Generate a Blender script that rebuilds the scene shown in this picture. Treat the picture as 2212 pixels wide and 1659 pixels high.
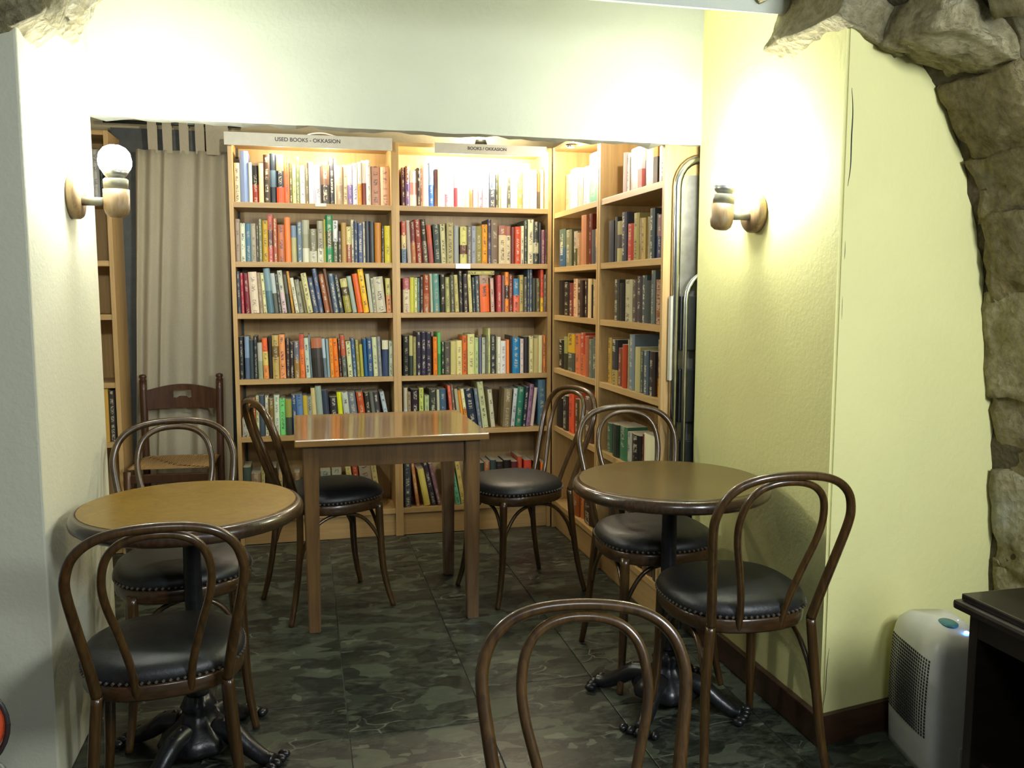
import bpy, bmesh, math, random
import numpy as np
from mathutils import Vector, Matrix, noise
random.seed(7)
for o in list(bpy.data.objects): bpy.data.objects.remove(o)
SC = bpy.context.scene
COL = SC.collection
PI = math.pi
# ---------------------------------------------------------------- camera
FPX, CX, CY, CAMH = 1870.0, 1106.0, 829.5, 1.28
_p = math.atan(201.5 / FPX); _a = math.atan(453 * math.cos(_p) / FPX)
RV = np.array([math.cos(_a), -math.sin(_a), 0.0])
FV = np.array([math.sin(_a) * math.cos(_p), math.cos(_a) * math.cos(_p), -math.sin(_p)])
UV = np.cross(RV, FV)
CP = np.array([0, 0, CAMH])
def ray(x, y): return FV + RV * (x - CX) / FPX + UV * (CY - y) / FPX
def at_z(x, y, z=0.0):
    d = ray(x, y); return CP + d * (z - CAMH) / d[2]
def at_y(x, y, Y):
    d = ray(x, y); return CP + d * Y / d[1]
def at_x(x, y, X):
    d = ray(x, y); return CP + d * X / d[0]
cam_d = bpy.data.cameras.new('camera'); cam = bpy.data.objects.new('camera', cam_d); COL.objects.link(cam)
cam_d.sensor_width = 36; cam_d.lens = FPX / 2212 * 36; cam_d.clip_start = 0.02
cam.matrix_world = Matrix(((RV[0], UV[0], -FV[0], 0), (RV[1], UV[1], -FV[1], 0), (RV[2], UV[2], -FV[2], CAMH), (0, 0, 0, 1)))
SC.camera = cam
# ---------------------------------------------------------------- world, light, exposure
W = bpy.data.worlds.new('world'); SC.world = W; W.use_nodes = True
bg = W.node_tree.nodes['Background']; bg.inputs[0].default_value = (0.86, 0.95, 1.0, 1); bg.inputs[1].default_value = 0.13
SC.view_settings.view_transform = 'Standard'; SC.view_settings.look = 'None'
SC.view_settings.exposure = 0.0; SC.view_settings.gamma = 1.0; SC.view_settings.use_curve_mapping = False
def lamp(name, kind, loc, power, color, **k):
    d = bpy.data.lights.new(name, kind); d.energy = power; d.color = color
    for a, b in k.items():
        if a != 'rot': setattr(d, a, b)
    o = bpy.data.objects.new(name, d); COL.objects.link(o); o.location = loc
    if 'rot' in k: o.rotation_euler = k['rot']
    return o
# lamps of the front room (behind and beside the photographer)
lamp('front_room_lamp', 'POINT', (1.50, 0.0, 1.75), 182, (0.90, 0.965, 1.0), shadow_soft_size=0.25)
lamp('front_ceiling_lamp', 'AREA', (0.2, -0.9, 2.45), 21, (0.90, 0.97, 1.0), size=0.6, rot=(math.radians(25), 0, 0))
# small lamps under the top panels of the bookcases (behind the sign boards) and one above them
SHELF_LAMPS = [((-0.09, 4.464, 1.984), 4.0, 'left back bookcase, nearer the curtain'), ((0.15, 4.464, 1.984), 6.5, 'left back bookcase, nearer its middle'), ((0.80, 4.464, 1.984), 19.0, 'right back bookcase, left one'), ((1.06, 4.464, 1.984), 19.0, 'right back bookcase, right one'),
               ((1.312, 4.20, 1.984), 4.0, 'far side bookcase, left one'), ((1.312, 3.95, 1.984), 4.0, 'far side bookcase, right one'), ((1.312, 3.30, 1.984), 6.0, 'near side bookcase')]
BULB = 420.0
# ---------------------------------------------------------------- helpers
def hexc(h, g=1.0):
    c = [int(h[i:i + 2], 16) / 255 for i in (0, 2, 4)]
    return tuple(min(0.92, (v / 12.92 if v <= 0.04045 else ((v + 0.055) / 1.055) ** 2.4) * g) for v in c)
class NT:
    def __init__(s, name):
        s.m = bpy.data.materials.new(name); s.m.use_nodes = True; s.t = s.m.node_tree; s.b = s.t.nodes['Principled BSDF']
    def n(s, typ, **k):
        x = s.t.nodes.new(typ)
        for a, b in k.items():
            if a in x.inputs.keys(): x.inputs[a].default_value = b
            else: setattr(x, a, b)
        return x
    def l(s, a, b): s.t.links.new(a, b)
    def coord(s, scale=(1, 1, 1), kind='Object', rot=(0, 0, 0)):
        c = s.n('ShaderNodeTexCoord'); m = s.n('ShaderNodeMapping'); m.inputs['Scale'].default_value = scale; m.inputs['Rotation'].default_value = rot
        s.l(c.outputs[kind], m.inputs[0]); return m.outputs[0]
    def noise(s, vec, scale, detail=4, rough=0.55, dist=0.0):
        x = s.n('ShaderNodeTexNoise'); x.inputs['Scale'].default_value = scale; x.inputs['Detail'].default_value = detail
        x.inputs['Roughness'].default_value = rough; x.inputs['Distortion'].default_value = dist; s.l(vec, x.inputs['Vector']); return x.outputs[0]
    def ramp(s, fac, stops):
        r = s.n('ShaderNodeValToRGB'); e = r.color_ramp.elements
        while len(e) < len(stops): e.new(0.5)
        for i, (p, c) in enumerate(stops): e[i].position = p; e[i].color = (*c, 1) if len(c) == 3 else c
        s.l(fac, r.inputs[0]); return r.outputs[0]
    def mix(s, fac, a, b, mode='MIX'):
        x = s.n('ShaderNodeMix', data_type='RGBA', blend_type=mode)
        for v, i in ((fac, 0), (a, 6), (b, 7)):
            if isinstance(v, (int, float)): x.inputs[i].default_value = v
            elif isinstance(v, tuple): x.inputs[i].default_value = (*v, 1)
            else: s.l(v, x.inputs[i])
        return x.outputs[2]
    def bump(s, h, strength, dist=0.01):
        x = s.n('ShaderNodeBump'); x.inputs['Strength'].default_value = strength; x.inputs['Distance'].default_value = dist
        s.l(h, x.inputs['Height']); s.l(x.outputs[0], s.b.inputs['Normal'])
    def base(s, c):
        if isinstance(c, tuple): s.b.inputs['Base Color'].default_value = (*c, 1)
        else: s.l(c, s.b.inputs['Base Color'])
    def rough(s, r): s.b.inputs['Roughness'].default_value = r
def plain(name, c, rough=0.5, metal=0.0, var=0.15, scale=30, coat=0.0, emit=None, bump=0.0):
    t = NT(name); v = t.coord(); n = t.noise(v, scale)
    lo = tuple(x * (1 - var) for x in c); hi = tuple(min(1, x * (1 + var)) for x in c)
    t.base(t.ramp(n, [(0.3, lo), (0.7, hi)])); t.rough(rough); t.b.inputs['Metallic'].default_value = metal
    t.b.inputs['Coat Weight'].default_value = coat; t.b.inputs['Coat Roughness'].default_value = 0.12
    if bump: t.bump(n, bump, 0.003)
    if emit: t.b.inputs['Emission Color'].default_value = (*emit[0], 1); t.b.inputs['Emission Strength'].default_value = emit[1]
    return t.m
def wood(name, dark, light, rough=0.35, axis=2, scale=9.0, stretch=0.06, coat=0.0, dist=1.2):
    t = NT(name); sc = [1, 1, 1]; sc[axis] = stretch
    v = t.coord(tuple(sc)); n = t.noise(v, scale * 6, 6, 0.6, dist); n2 = t.noise(v, scale, 3, 0.5, 0.6)
    c = t.ramp(n, [(0.28, dark), (0.72, light)]); c2 = t.ramp(n2, [(0.3, (0.75, 0.75, 0.75)), (0.7, (1.1, 1.1, 1.1))])
    t.base(t.mix(1.0, c, c2, 'MULTIPLY')); t.rough(rough); t.b.inputs['Coat Weight'].default_value = coat; t.b.inputs['Coat Roughness'].default_value = 0.1
    t.bump(n, 0.08, 0.002); return t.m
def plaster(name, c, stain=(0.45, 0.38, 0.16), amount=0.35):
    t = NT(name); v = t.coord(); n = t.noise(v, 2.2, 6, 0.6, 0.4); n2 = t.noise(v, 60, 4, 0.6); n3 = t.noise(t.coord((1.5, 1.5, 0.6)), 1.7, 7, 0.65, 1.0)
    lo = tuple(x * 0.93 for x in c)
    b = t.ramp(n, [(0.3, lo), (0.7, c)]); m = t.ramp(n3, [(0.60, (0, 0, 0)), (0.82, (amount,) * 3)])
    t.base(t.mix(m, b, stain)); t.rough(0.75)
    a = t.n('ShaderNodeMath', operation='ADD'); t.l(n2, a.inputs[0]); t.l(t.noise(v, 9, 4), a.inputs[1])
    t.bump(a.outputs[0], 0.25, 0.006); return t.m
M = {}
M['plaster'] = plaster('cream_plaster', (0.73, 0.705, 0.315))
M['plaster_lintel'] = plaster('grey_white_plaster', (0.41, 0.42, 0.34), amount=0.10)
M['plaster_white'] = plaster('white_plaster', (0.58, 0.58, 0.44), amount=0.12)
M['ceiling'] = plaster('ceiling_plaster', (0.62, 0.66, 0.58), amount=0.15)
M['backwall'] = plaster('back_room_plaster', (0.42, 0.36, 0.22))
M['beech'] = wood('beech_veneer', (0.46, 0.29, 0.11), (0.60, 0.40, 0.17), 0.42, 2, 7)
M['beech_h'] = wood('beech_veneer_shelf', (0.46, 0.29, 0.11), (0.60, 0.40, 0.17), 0.42, 0, 7)
M['bent'] = wood('dark_bent_beech', (0.026, 0.0125, 0.003), (0.085, 0.042, 0.009), 0.30, 2, 10, 0.1, 0.35)
M['seatwood'] = wood('seat_rim_wood', (0.024, 0.0115, 0.004), (0.068, 0.033, 0.010), 0.3, 0, 9, 0.3, 0.4)
M['oak_top'] = wood('square_table_top', (0.16, 0.080, 0.022), (0.27, 0.150, 0.034), 0.26, 0, 6, 0.08, 0.6)
M['oak_leg'] = wood('square_table_leg', (0.090, 0.046, 0.015), (0.16, 0.085, 0.026), 0.32, 2, 8, 0.08, 0.2)
def burl(name, a, b, rough):
    t = NT(name); v = t.coord(); n = t.noise(v, 9, 7, 0.65, 1.6); n2 = t.noise(v, 55, 5, 0.6, 0.6)
    c = t.mix(0.45, t.ramp(n, [(0.3, a), (0.7, b)]), t.ramp(n2, [(0.35, a), (0.65, b)])); t.base(c); t.rough(rough); return t.m
M['burl_gold'] = burl('golden_burl_top', (0.125, 0.066, 0.004), (0.25, 0.150, 0.014), 0.30)
M['burl_dark'] = burl('dark_burl_top', (0.066, 0.044, 0.011), (0.135, 0.094, 0.026), 0.26)
M['rim'] = wood('table_rim_wood', (0.026, 0.014, 0.006), (0.060, 0.032, 0.013), 0.26, 2, 10, 0.4, 0.5)
M['leather'] = plain('black_leather', (0.009, 0.0095, 0.0095), 0.46, var=0.3, scale=90, bump=0.25)
M['nail'] = plain('dull_nail_heads', (0.16, 0.14, 0.11), 0.4, 0.6)
M['iron'] = plain('black_cast_iron', (0.010, 0.010, 0.011), 0.32, 0.0, 0.3, 60, bump=0.3)
M['darkwood'] = wood('dark_cabinet_wood', (0.007, 0.0045, 0.003), (0.018, 0.011, 0.007), 0.4, 0, 8, 0.1, 0.3)
M['ladderwood'] = wood('rush_chair_wood', (0.035, 0.014, 0.007), (0.085, 0.035, 0.014), 0.36, 2, 9, 0.1, 0.1)
M['bronze'] = wood('sconce_wood', (0.16, 0.10, 0.045), (0.30, 0.20, 0.095), 0.45, 2, 14, 0.15)
M['sconce_arm'] = plain('sconce_arm_metal', (0.22, 0.21, 0.15), 0.45, 0.3)
M['bulb_cone'] = plain('bulb_reflector', (0.50, 0.50, 0.46), 0.3, 0.7)
M['bulb'] = plain('bulb_glow', (1, 1, 0.95), 0.4, emit=((0.97, 1.0, 0.93), BULB))
M['spot_glow'] = plain('spot_glow', (1, 1, 0.95), 0.4, emit=((1.0, 0.88, 0.66), 25))
M['steel'] = plain('brushed_steel', (0.62, 0.62, 0.58), 0.22, 1.0, 0.1)
M['steel_plate'] = plain('dull_steel_plate', (0.30, 0.29, 0.25), 0.42, 0.8)
M['steel_dark'] = plain('dark_steel', (0.06, 0.065, 0.06), 0.35, 0.6)
M['board'] = plain('grey_card', (0.52, 0.52, 0.46), 0.6, var=0.05)
M['ink'] = plain('print_ink', (0.07, 0.07, 0.08), 0.7)
M['tag'] = plain('clear_tag', (0.75, 0.76, 0.72), 0.25)
M['white_plastic'] = plain('white_plastic', (0.70, 0.69, 0.63), 0.35, var=0.04)
M['teal_plastic'] = plain('teal_plastic', (0.05, 0.20, 0.22), 0.35)
M['led'] = plain('blue_led', (0.05, 0.2, 1.0), 0.3, emit=((0.10, 0.32, 1.0), 14))
M['hole'] = plain('dark_holes', (0.03, 0.03, 0.03), 0.8)
M['red'] = plain('red_upholstery', (0.55, 0.07, 0.02), 0.5)
M['black_plastic'] = plain('black_plastic', (0.02, 0.02, 0.02), 0.4)
M['grey_metal'] = plain('grey_metal', (0.12, 0.13, 0.12), 0.4, 0.4)
M['base'] = wood('dark_baseboard', (0.030, 0.014, 0.008), (0.07, 0.032, 0.016), 0.4, 0, 6, 0.1)
M['door'] = plain('dark_grey_door', (0.055, 0.062, 0.062), 0.55)
def curtain_mat():
    t = NT('beige_curtain'); v = t.coord((1, 1, 0.5)); n = t.noise(v, 200, 3); n2 = t.noise(v, 3, 3)
    t.base(t.mix(0.5, t.ramp(n, [(0.3, (0.66, 0.60, 0.44)), (0.7, (0.78, 0.72, 0.54))]), t.ramp(n2, [(0.3, (0.66, 0.61, 0.46)), (0.7, (0.80, 0.72, 0.54))])))
    t.rough(0.9); t.b.inputs['Sheen Weight'].default_value = 0.2; return t.m
M['curtain'] = curtain_mat()
def rush_mat():
    t = NT('woven_rush'); v = t.coord((1, 1, 1)); w = t.n('ShaderNodeTexWave'); w.inputs['Scale'].default_value = 40; w.inputs['Distortion'].default_value = 2; t.l(v, w.inputs[0])
    t.base(t.ramp(w.outputs[0], [(0.2, (0.36, 0.22, 0.08)), (0.8, (0.74, 0.52, 0.24))])); t.rough(0.7); t.bump(w.outputs[0], 0.6, 0.004); return t.m
M['rush'] = rush_mat()
def stone_mat(name, cs, sc=1.0):
    t = NT(name); v = t.coord(); n = t.noise(v, 5 * sc, 8, 0.68, 0.8); n2 = t.noise(v, 38 * sc, 8, 0.7, 0.3); n3 = t.noise(v, 2.2 * sc, 4, 0.6, 1)
    c = t.ramp(n, [(0.28, cs[0]), (0.5, cs[1]), (0.72, cs[2])])
    c = t.mix(0.5, c, t.ramp(n2, [(0.3, cs[0]), (0.7, cs[2])])); c = t.mix(t.ramp(n3, [(0.55, (0, 0, 0)), (0.7, (0.6,) * 3)]), c, cs[3])
    t.base(c); t.rough(0.9)
    vo = t.n('ShaderNodeTexVoronoi'); vo.inputs['Scale'].default_value = 42 * sc; t.l(v, vo.inputs[0])
    a = t.n('ShaderNodeMath', operation='MULTIPLY_ADD'); t.l(n2, a.inputs[0]); a.inputs[1].default_value = 1.3; t.l(vo.outputs[0], a.inputs[2])
    t.bump(a.outputs[0], 1.0, 0.030); return t.m
M['stone'] = stone_mat('limestone', [(0.13, 0.10, 0.028), (0.46, 0.39, 0.17), (0.80, 0.73, 0.46), (0.55, 0.55, 0.47)])
M['stone_brown'] = stone_mat('brown_limestone', [(0.08, 0.055, 0.014), (0.30, 0.22, 0.075), (0.58, 0.49, 0.25), (0.38, 0.35, 0.25)])
M['mortar'] = stone_mat('old_mortar', [(0.06, 0.045, 0.015), (0.13, 0.10, 0.04), (0.22, 0.18, 0.09), (0.10, 0.05, 0.03)], 1.4)
def marble_mat():
    t = NT('dark_green_marble'); info = t.n('ShaderNodeObjectInfo'); c = t.n('ShaderNodeTexCoord')
    off = t.n('ShaderNodeVectorMath', operation='SCALE'); r = t.n('ShaderNodeCombineXYZ'); 
    for i in range(3): t.l(info.outputs['Random'], r.inputs[i])
    t.l(r.outputs[0], off.inputs[0]); off.inputs['Scale'].default_value = 40
    ad = t.n('ShaderNodeVectorMath', operation='ADD'); t.l(c.outputs['Object'], ad.inputs[0]); t.l(off.outputs[0], ad.inputs[1])
    mp = t.n('ShaderNodeMapping'); mp.inputs['Scale'].default_value = (1.0, 1.9, 1.0); mp.inputs['Rotation'].default_value = (0, 0, 0.25); t.l(ad.outputs[0], mp.inputs[0]); v = mp.outputs[0]
    n = t.noise(v, 7.5, 10, 0.74, 0.9); n2 = t.noise(v, 26, 9, 0.72, 0.5)
    base = t.ramp(n, [(0.38, (0.007, 0.009, 0.007)), (0.52, (0.028, 0.035, 0.026)), (0.68, (0.12, 0.14, 0.098))])
    b2 = t.ramp(n2, [(0.42, (0.007, 0.009, 0.008)), (0.70, (0.15, 0.165, 0.12))]); base = t.mix(0.42, base, b2)
    dv = t.n('ShaderNodeVectorMath', operation='MULTIPLY_ADD'); nn = t.n('ShaderNodeTexNoise'); nn.inputs['Scale'].default_value = 5; t.l(v, nn.inputs[0])
    t.l(nn.outputs[1], dv.inputs[0]); dv.inputs[1].default_value = (0.25, 0.25, 0.25); t.l(v, dv.inputs[2])
    vo = t.n('ShaderNodeTexVoronoi', feature='DISTANCE_TO_EDGE'); vo.inputs['Scale'].default_value = 6.0; t.l(dv.outputs[0], vo.inputs[0])
    vein = t.ramp(vo.outputs[0], [(0.0, (0.8,) * 3), (0.012, (0.35,) * 3), (0.03, (0, 0, 0))])
    vm = t.mix(1.0, vein, t.ramp(t.noise(v, 3.1, 3), [(0.5, (0, 0, 0)), (0.62, (0.85,) * 3)]), 'MULTIPLY')
    base = t.mix(vm, base, (0.36, 0.37, 0.28))
    vo2 = t.n('ShaderNodeTexVoronoi'); vo2.inputs['Scale'].default_value = 8.5; t.l(dv.outputs[0], vo2.inputs[0])
    sep = t.n('ShaderNodeSeparateColor'); t.l(vo2.outputs['Color'], sep.inputs[0])
    patch = t.ramp(sep.outputs[0], [(0.70, (0, 0, 0)), (0.74, (0.55,) * 3)]); base = t.mix(patch, base, (0.10, 0.12, 0.082))
    dk = t.ramp(sep.outputs[1], [(0.74, (0, 0, 0)), (0.78, (0.6,) * 3)]); base = t.mix(dk, base, (0.010, 0.012, 0.010))
    vo3 = t.n('ShaderNodeTexVoronoi'); vo3.inputs['Scale'].default_value = 17.0; t.l(dv.outputs[0], vo3.inputs[0]); s3 = t.n('ShaderNodeSeparateColor'); t.l(vo3.outputs['Color'], s3.inputs[0])
    ch = t.ramp(s3.outputs[2], [(0.975, (0, 0, 0)), (0.985, (0.5,) * 3)]); base = t.mix(ch, base, (0.20, 0.215, 0.155))
    base = t.mix(1.0, base, (0.78, 0.78, 0.76), 'MULTIPLY')
    t.base(base); t.rough(0.36); t.b.inputs['Specular IOR Level'].default_value = 0.35; t.bump(n2, 0.08, 0.003); return t.m
M['marble'] = marble_mat()
M['joint'] = plain('floor_joint', (0.13, 0.135, 0.11), 0.8)
def book_mat():
    t = NT('book_cover'); a = t.n('ShaderNodeAttribute', attribute_name='Col'); b = t.n('ShaderNodeAttribute', attribute_name='Txt')
    uv = t.n('ShaderNodeUVMap', uv_map='UVMap'); sx = t.n('ShaderNodeSeparateXYZ'); t.l(uv.outputs[0], sx.inputs[0])
    mp = t.n('ShaderNodeMapping'); mp.inputs['Scale'].default_value = (3.0, 150.0, 1); t.l(uv.outputs[0], mp.inputs[0])
    n = t.noise(mp.outputs[0], 1.0, 2, 0.5)
    word = t.n('ShaderNodeMapping'); word.inputs['Scale'].default_value = (0.2, 26.0, 1); t.l(uv.outputs[0], word.inputs[0])
    wn = t.noise(word.outputs[0], 1.0, 1, 0.4)
    m = t.mix(1.0, t.ramp(n, [(0.46, (0, 0, 0)), (0.52, (1, 1, 1))]), t.ramp(wn, [(0.47, (0, 0, 0)), (0.51, (1, 1, 1))]), 'MULTIPLY')
    cen = t.n('ShaderNodeMath', operation='SUBTRACT'); t.l(sx.outputs[0], cen.inputs[0]); cen.inputs[1].default_value = 0.5
    ab = t.n('ShaderNodeMath', operation='ABSOLUTE'); t.l(cen.outputs[0], ab.inputs[0])
    lt = t.n('ShaderNodeMath', operation='LESS_THAN'); t.l(ab.outputs[0], lt.inputs[0]); lt.inputs[1].default_value = 0.22
    m2 = t.n('ShaderNodeMath', operation='MULTIPLY'); t.l(m, m2.inputs[0]); t.l(lt.outputs[0], m2.inputs[1])
    m3 = t.n('ShaderNodeMath', operation='MULTIPLY'); t.l(m2.outputs[0], m3.inputs[0]); t.l(b.outputs['Alpha'], m3.inputs[1])
    t.base(t.mix(m3.outputs[0], a.outputs['Color'], b.outputs['Color'])); t.rough(0.38); return t.m
M['book'] = book_mat()

def link(o, parent=None):
    COL.objects.link(o)
    if parent: o.parent = parent
    return o
def mkobj(name, bm, mat, parent=None, smooth=False, loc=None):
    me = bpy.data.meshes.new(name); bmesh.ops.recalc_face_normals(bm, faces=bm.faces); bm.to_mesh(me); bm.free()
    me.materials.append(M[mat] if isinstance(mat, str) else mat)
    if smooth: me.polygons.foreach_set('use_smooth', [True] * len(me.polygons))
    o = bpy.data.objects.new(name, me)
    if loc: o.location = loc
    return link(o, parent)
def tag(o, label, cat=None, group=None, kind=None):
    o['label'] = label
    if cat: o['category'] = cat
    if group: o['group'] = group
    if kind: o['kind'] = kind
    return o
def empty(name, loc, rz=0.0, s=1.0):
    o = bpy.data.objects.new(name, None); o.location = loc; o.rotation_euler = (0, 0, rz); o.scale = (s,) * 3; o.empty_display_size = 0.1
    return link(o)
def box(bm, a, b, bevel=0.0, mat=None):
    vs = [bm.verts.new((x, y, z)) for x in (a[0], b[0]) for y in (a[1], b[1]) for z in (a[2], b[2])]
    fs = [bm.faces.new([vs[i] for i in f]) for f in ((0, 1, 3, 2), (4, 6, 7, 5), (0, 4, 5, 1), (2, 3, 7, 6), (0, 2, 6, 4), (1, 5, 7, 3))]
    if mat is not None: bmesh.ops.transform(bm, matrix=mat, verts=vs)
    if bevel: 
        es = list({e for f in fs for e in f.edges}); bmesh.ops.bevel(bm, geom=es, offset=bevel, segments=2, affect='EDGES', profile=0.6)
    return bm
def mbox(name, a, b, mat, parent=None, bevel=0.0):
    return mkobj(name, box(bmesh.new(), a, b, bevel), mat, parent)
def catmull(P, n=8):
    P = [Vector(p) for p in P]; out = []
    for i in range(len(P) - 1):
        p0, p1, p2, p3 = P[max(i - 1, 0)], P[i], P[i + 1], P[min(i + 2, len(P) - 1)]
        for k in range(n):
            w = k / n; out.append(0.5 * ((2 * p1) + (p2 - p0) * w + (2 * p0 - 5 * p1 + 4 * p2 - p3) * w * w + (3 * p1 - p0 - 3 * p2 + p3) * w ** 3))
    out.append(P[-1].copy()); return out
def tube(bm, P, r, seg=10, cap=True, squash=None):
    P = [Vector(p) for p in P]; n = len(P); rings = []; up = None
    for i, p in enumerate(P):
        t = (P[min(i + 1, n - 1)] - P[max(i - 1, 0)]).normalized()
        if up is None:
            up = Vector((0, 1, 0)) if abs(t.y) < 0.9 else Vector((1, 0, 0))
        u = (up - t * up.dot(t)).normalized(); v = t.cross(u); up = u
        rr = r[i] if isinstance(r, (list, tuple)) else r
        rings.append([bm.verts.new(p + (u * math.cos(2 * PI * k / seg) + v * math.sin(2 * PI * k / seg) * (squash or 1)) * rr) for k in range(seg)])
    for a, b in zip(rings, rings[1:]):
        for k in range(seg): bm.faces.new((a[k], a[(k + 1) % seg], b[(k + 1) % seg], b[k]))
    if cap: bm.faces.new(rings[0][::-1]); bm.faces.new(rings[-1])
    return bm
def lathe(bm, prof, seg=32, shape=None, mat=None):
    rings = []; allv = []
    for r, z in prof:
        if r < 1e-6: rings.append([bm.verts.new((0, 0, z))])
        else: rings.append([bm.verts.new((r * math.cos(2 * PI * k / seg) * (shape(2 * PI * k / seg) if shape else 1), r * math.sin(2 * PI * k / seg) * (shape(2 * PI * k / seg) if shape else 1), z)) for k in range(seg)])
        allv += rings[-1]
    for a, b in zip(rings, rings[1:]):
        for k in range(seg):
            k2 = (k + 1) % seg
            if len(a) == 1 and len(b) == 1: break
            if len(a) == 1: bm.faces.new((a[0], b[k2], b[k]))
            elif len(b) == 1: bm.faces.new((a[k], a[k2], b[0]))
            else: bm.faces.new((a[k], a[k2], b[k2], b[k]))
    if len(rings[0]) > 1: bm.faces.new(rings[0][::-1])
    if len(rings[-1]) > 1: bm.faces.new(rings[-1])
    if mat is not None: bmesh.ops.transform(bm, matrix=mat, verts=allv)
    return bm
def prism(bm, poly, a, b):
    """extrude a polygon: poly = list of callables/points already 3D for front and back"""
    A = [bm.verts.new(p) for p in a]; B = [bm.verts.new(p) for p in b]; n = len(A)
    bm.faces.new(A); bm.faces.new(B[::-1])
    for i in range(n): bm.faces.new((A[i], B[i], B[(i + 1) % n], A[(i + 1) % n]))
    return bm
def dup(root, loc, rz, s=1.0):
    r = root.copy(); COL.objects.link(r); r.location = loc; r.rotation_euler = (0, 0, rz); r.scale = (s,) * 3
    for ch in root.children:
        c = ch.copy(); COL.objects.link(c); c.parent = r
        for g in ch.children:
            d = g.copy(); COL.objects.link(d); d.parent = c
    return r
def struct(o, label=None, cat=None):
    o['kind'] = 'structure'
    if label: o['label'] = label
    if cat: o['category'] = cat
    return o

# ================================================================ SETTING
# floor: joint bed with separate marble slabs
floor = struct(mbox('floor', (-2.4, -0.6, -0.06), (2.6, 4.78, -0.006), 'joint'), 'dark green marble slab floor with pale veins', 'floor')
SX, SY = 0.402, 0.60
bm = box(bmesh.new(), (-SX / 2 + 0.0015, -SY / 2 + 0.0015, -0.02), (SX / 2 - 0.0015, SY / 2 - 0.0015, 0.0), 0.0015)
slab0 = None
x0s = 0.10 - SX * 6 + SX / 2
for i in range(12):
    for j in range(9):
        cx_, cy_ = x0s + i * SX, -0.28 + j * SY + (0.22 if i % 2 else 0.0)
        if cx_ > 2.35 or cx_ < -2.2 or cy_ > 4.6: continue
        if cy_ < 0.9: continue
        if slab0 is None: slab0 = o = mkobj('slab', bm, 'marble', floor)
        else: o = slab0.copy(); COL.objects.link(o)
        o.location = (cx_, cy_, 0.0005 * ((i * 7 + j * 3) % 3 - 1) - 0.0005)
# left pier, right pier, lintel
bm = box(bmesh.new(), (-2.0, 2.31, 0), (-0.635, 3.035, 1.93), 0.006)
struct(mkobj('wall_left', bm, 'plaster_white'), 'cream plastered pier left of the niche opening', 'wall')
BND = [(2.12, 0), (2.12, 0.40), (2.10, 0.76), (2.08, 0.96), (2.04, 1.18), (2.0, 1.345), (1.94, 1.60), (1.86, 1.80), (1.72, 1.98), (1.60, 1.99), (1.40, 1.99)]
yf = lambda x: 2.07 + (x - 1.40) * 0.173
poly = [(1.40, 0)] + BND
bm = prism(bmesh.new(), None, [(x, yf(x), z) for x, z in poly], [(x, 2.93, z) for x, z in poly])
bmesh.ops.bevel(bm, geom=[e for e in bm.edges if abs(e.verts[0].co.x - 1.40) < 1e-4 and abs(e.verts[1].co.x - 1.40) < 1e-4 and e.verts[0].co.y < 2.2 and e.verts[1].co.y < 2.2], offset=0.008, segments=3, affect='EDGES')
wr = struct(mkobj('wall_right', bm, 'plaster'), 'cream yellow plastered pier right of the niche opening', 'wall')
def crack(pts, r, name='crack'):
    P = []
    for x, y in pts:
        d = ray(x, y); n = Vector((0.173, -1, 0)); t = (Vector((1.40, 2.07, 0)) - Vector(CP)).dot(n) / Vector(d).dot(n)
        P.append(Vector(CP) + Vector(d) * t)
    bm = bmesh.new(); tube(bm, catmull(P, 4), [r * (0.3 + 0.7 * math.sin(PI * k / (4 * (len(P) - 1)))) for k in range(4 * (len(P) - 1) + 1)], 5)
    o = mkobj(name, bm, 'hole', wr); o['label'] = 'thin dark crack in plaster'
crack([(1840, 190), (1842, 240), (1839, 300), (1837, 360), (1831, 402)], 0.0022)
crack([(1826, 520), (1825, 545), (1824, 560)], 0.001)
crack([(1820, 640), (1818, 690)], 0.0008)
crack([(1791, 1400), (1786, 1440), (1783, 1490), (1778, 1525)], 0.0013)
struct(mbox('wall_right_upper', (1.4005, 2.40, 1.96), (1.70, 2.97, 2.40), 'plaster'), 'cream plaster above the right pier', 'wall')
struct(mbox('wall_left_upper', (-1.6, 2.50, 1.91), (-0.6355, 3.05, 2.40), 'plaster_white'), 'white plaster above the left pier', 'wall')
# lintel with slightly ragged lower edge
bm = bmesh.new(); N = 48; fr = []; bk = []
for i in range(N + 1):
    u = i / N; x = -0.66 + u * 2.09; y = 3.046 - 0.124 * u; z = 1.832 - 0.036 * u + 0.005 * noise.noise(Vector((x * 9, 0, 3)))
    fr.append(((x, y, z), (x, y, 2.36))); bk.append(((x, y + 0.13, z + 0.012 + 0.016 * noise.noise(Vector((x * 14, 5, 0)))), (x, y + 0.13, 2.36)))
F_ = [[bm.verts.new(p) for p in q] for q in fr]; B_ = [[bm.verts.new(p) for p in q] for q in bk]
for i in range(N):
    bm.faces.new((F_[i][0], F_[i + 1][0], F_[i + 1][1], F_[i][1])); bm.faces.new((B_[i][0], B_[i][1], B_[i + 1][1], B_[i + 1][0])); bm.faces.new((F_[i][0], B_[i][0], B_[i + 1][0], F_[i + 1][0])); bm.faces.new((F_[i][1], F_[i + 1][1], B_[i + 1][1], B_[i][1]))
struct(mkobj('wall_lintel', bm, 'plaster_lintel'), 'white plastered lintel wall above the niche opening', 'wall')
_c = [(2.38, 2.085), (3.08, 2.315), (3.08, 2.40), (2.38, 2.40)]
struct(mkobj('ceiling', prism(bmesh.new(), None, [(-2.0, y, z) for y, z in _c], [(2.2, y, z) for y, z in _c]), 'ceiling'), 'grey green plaster ceiling in front of lintel', 'ceiling')
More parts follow.
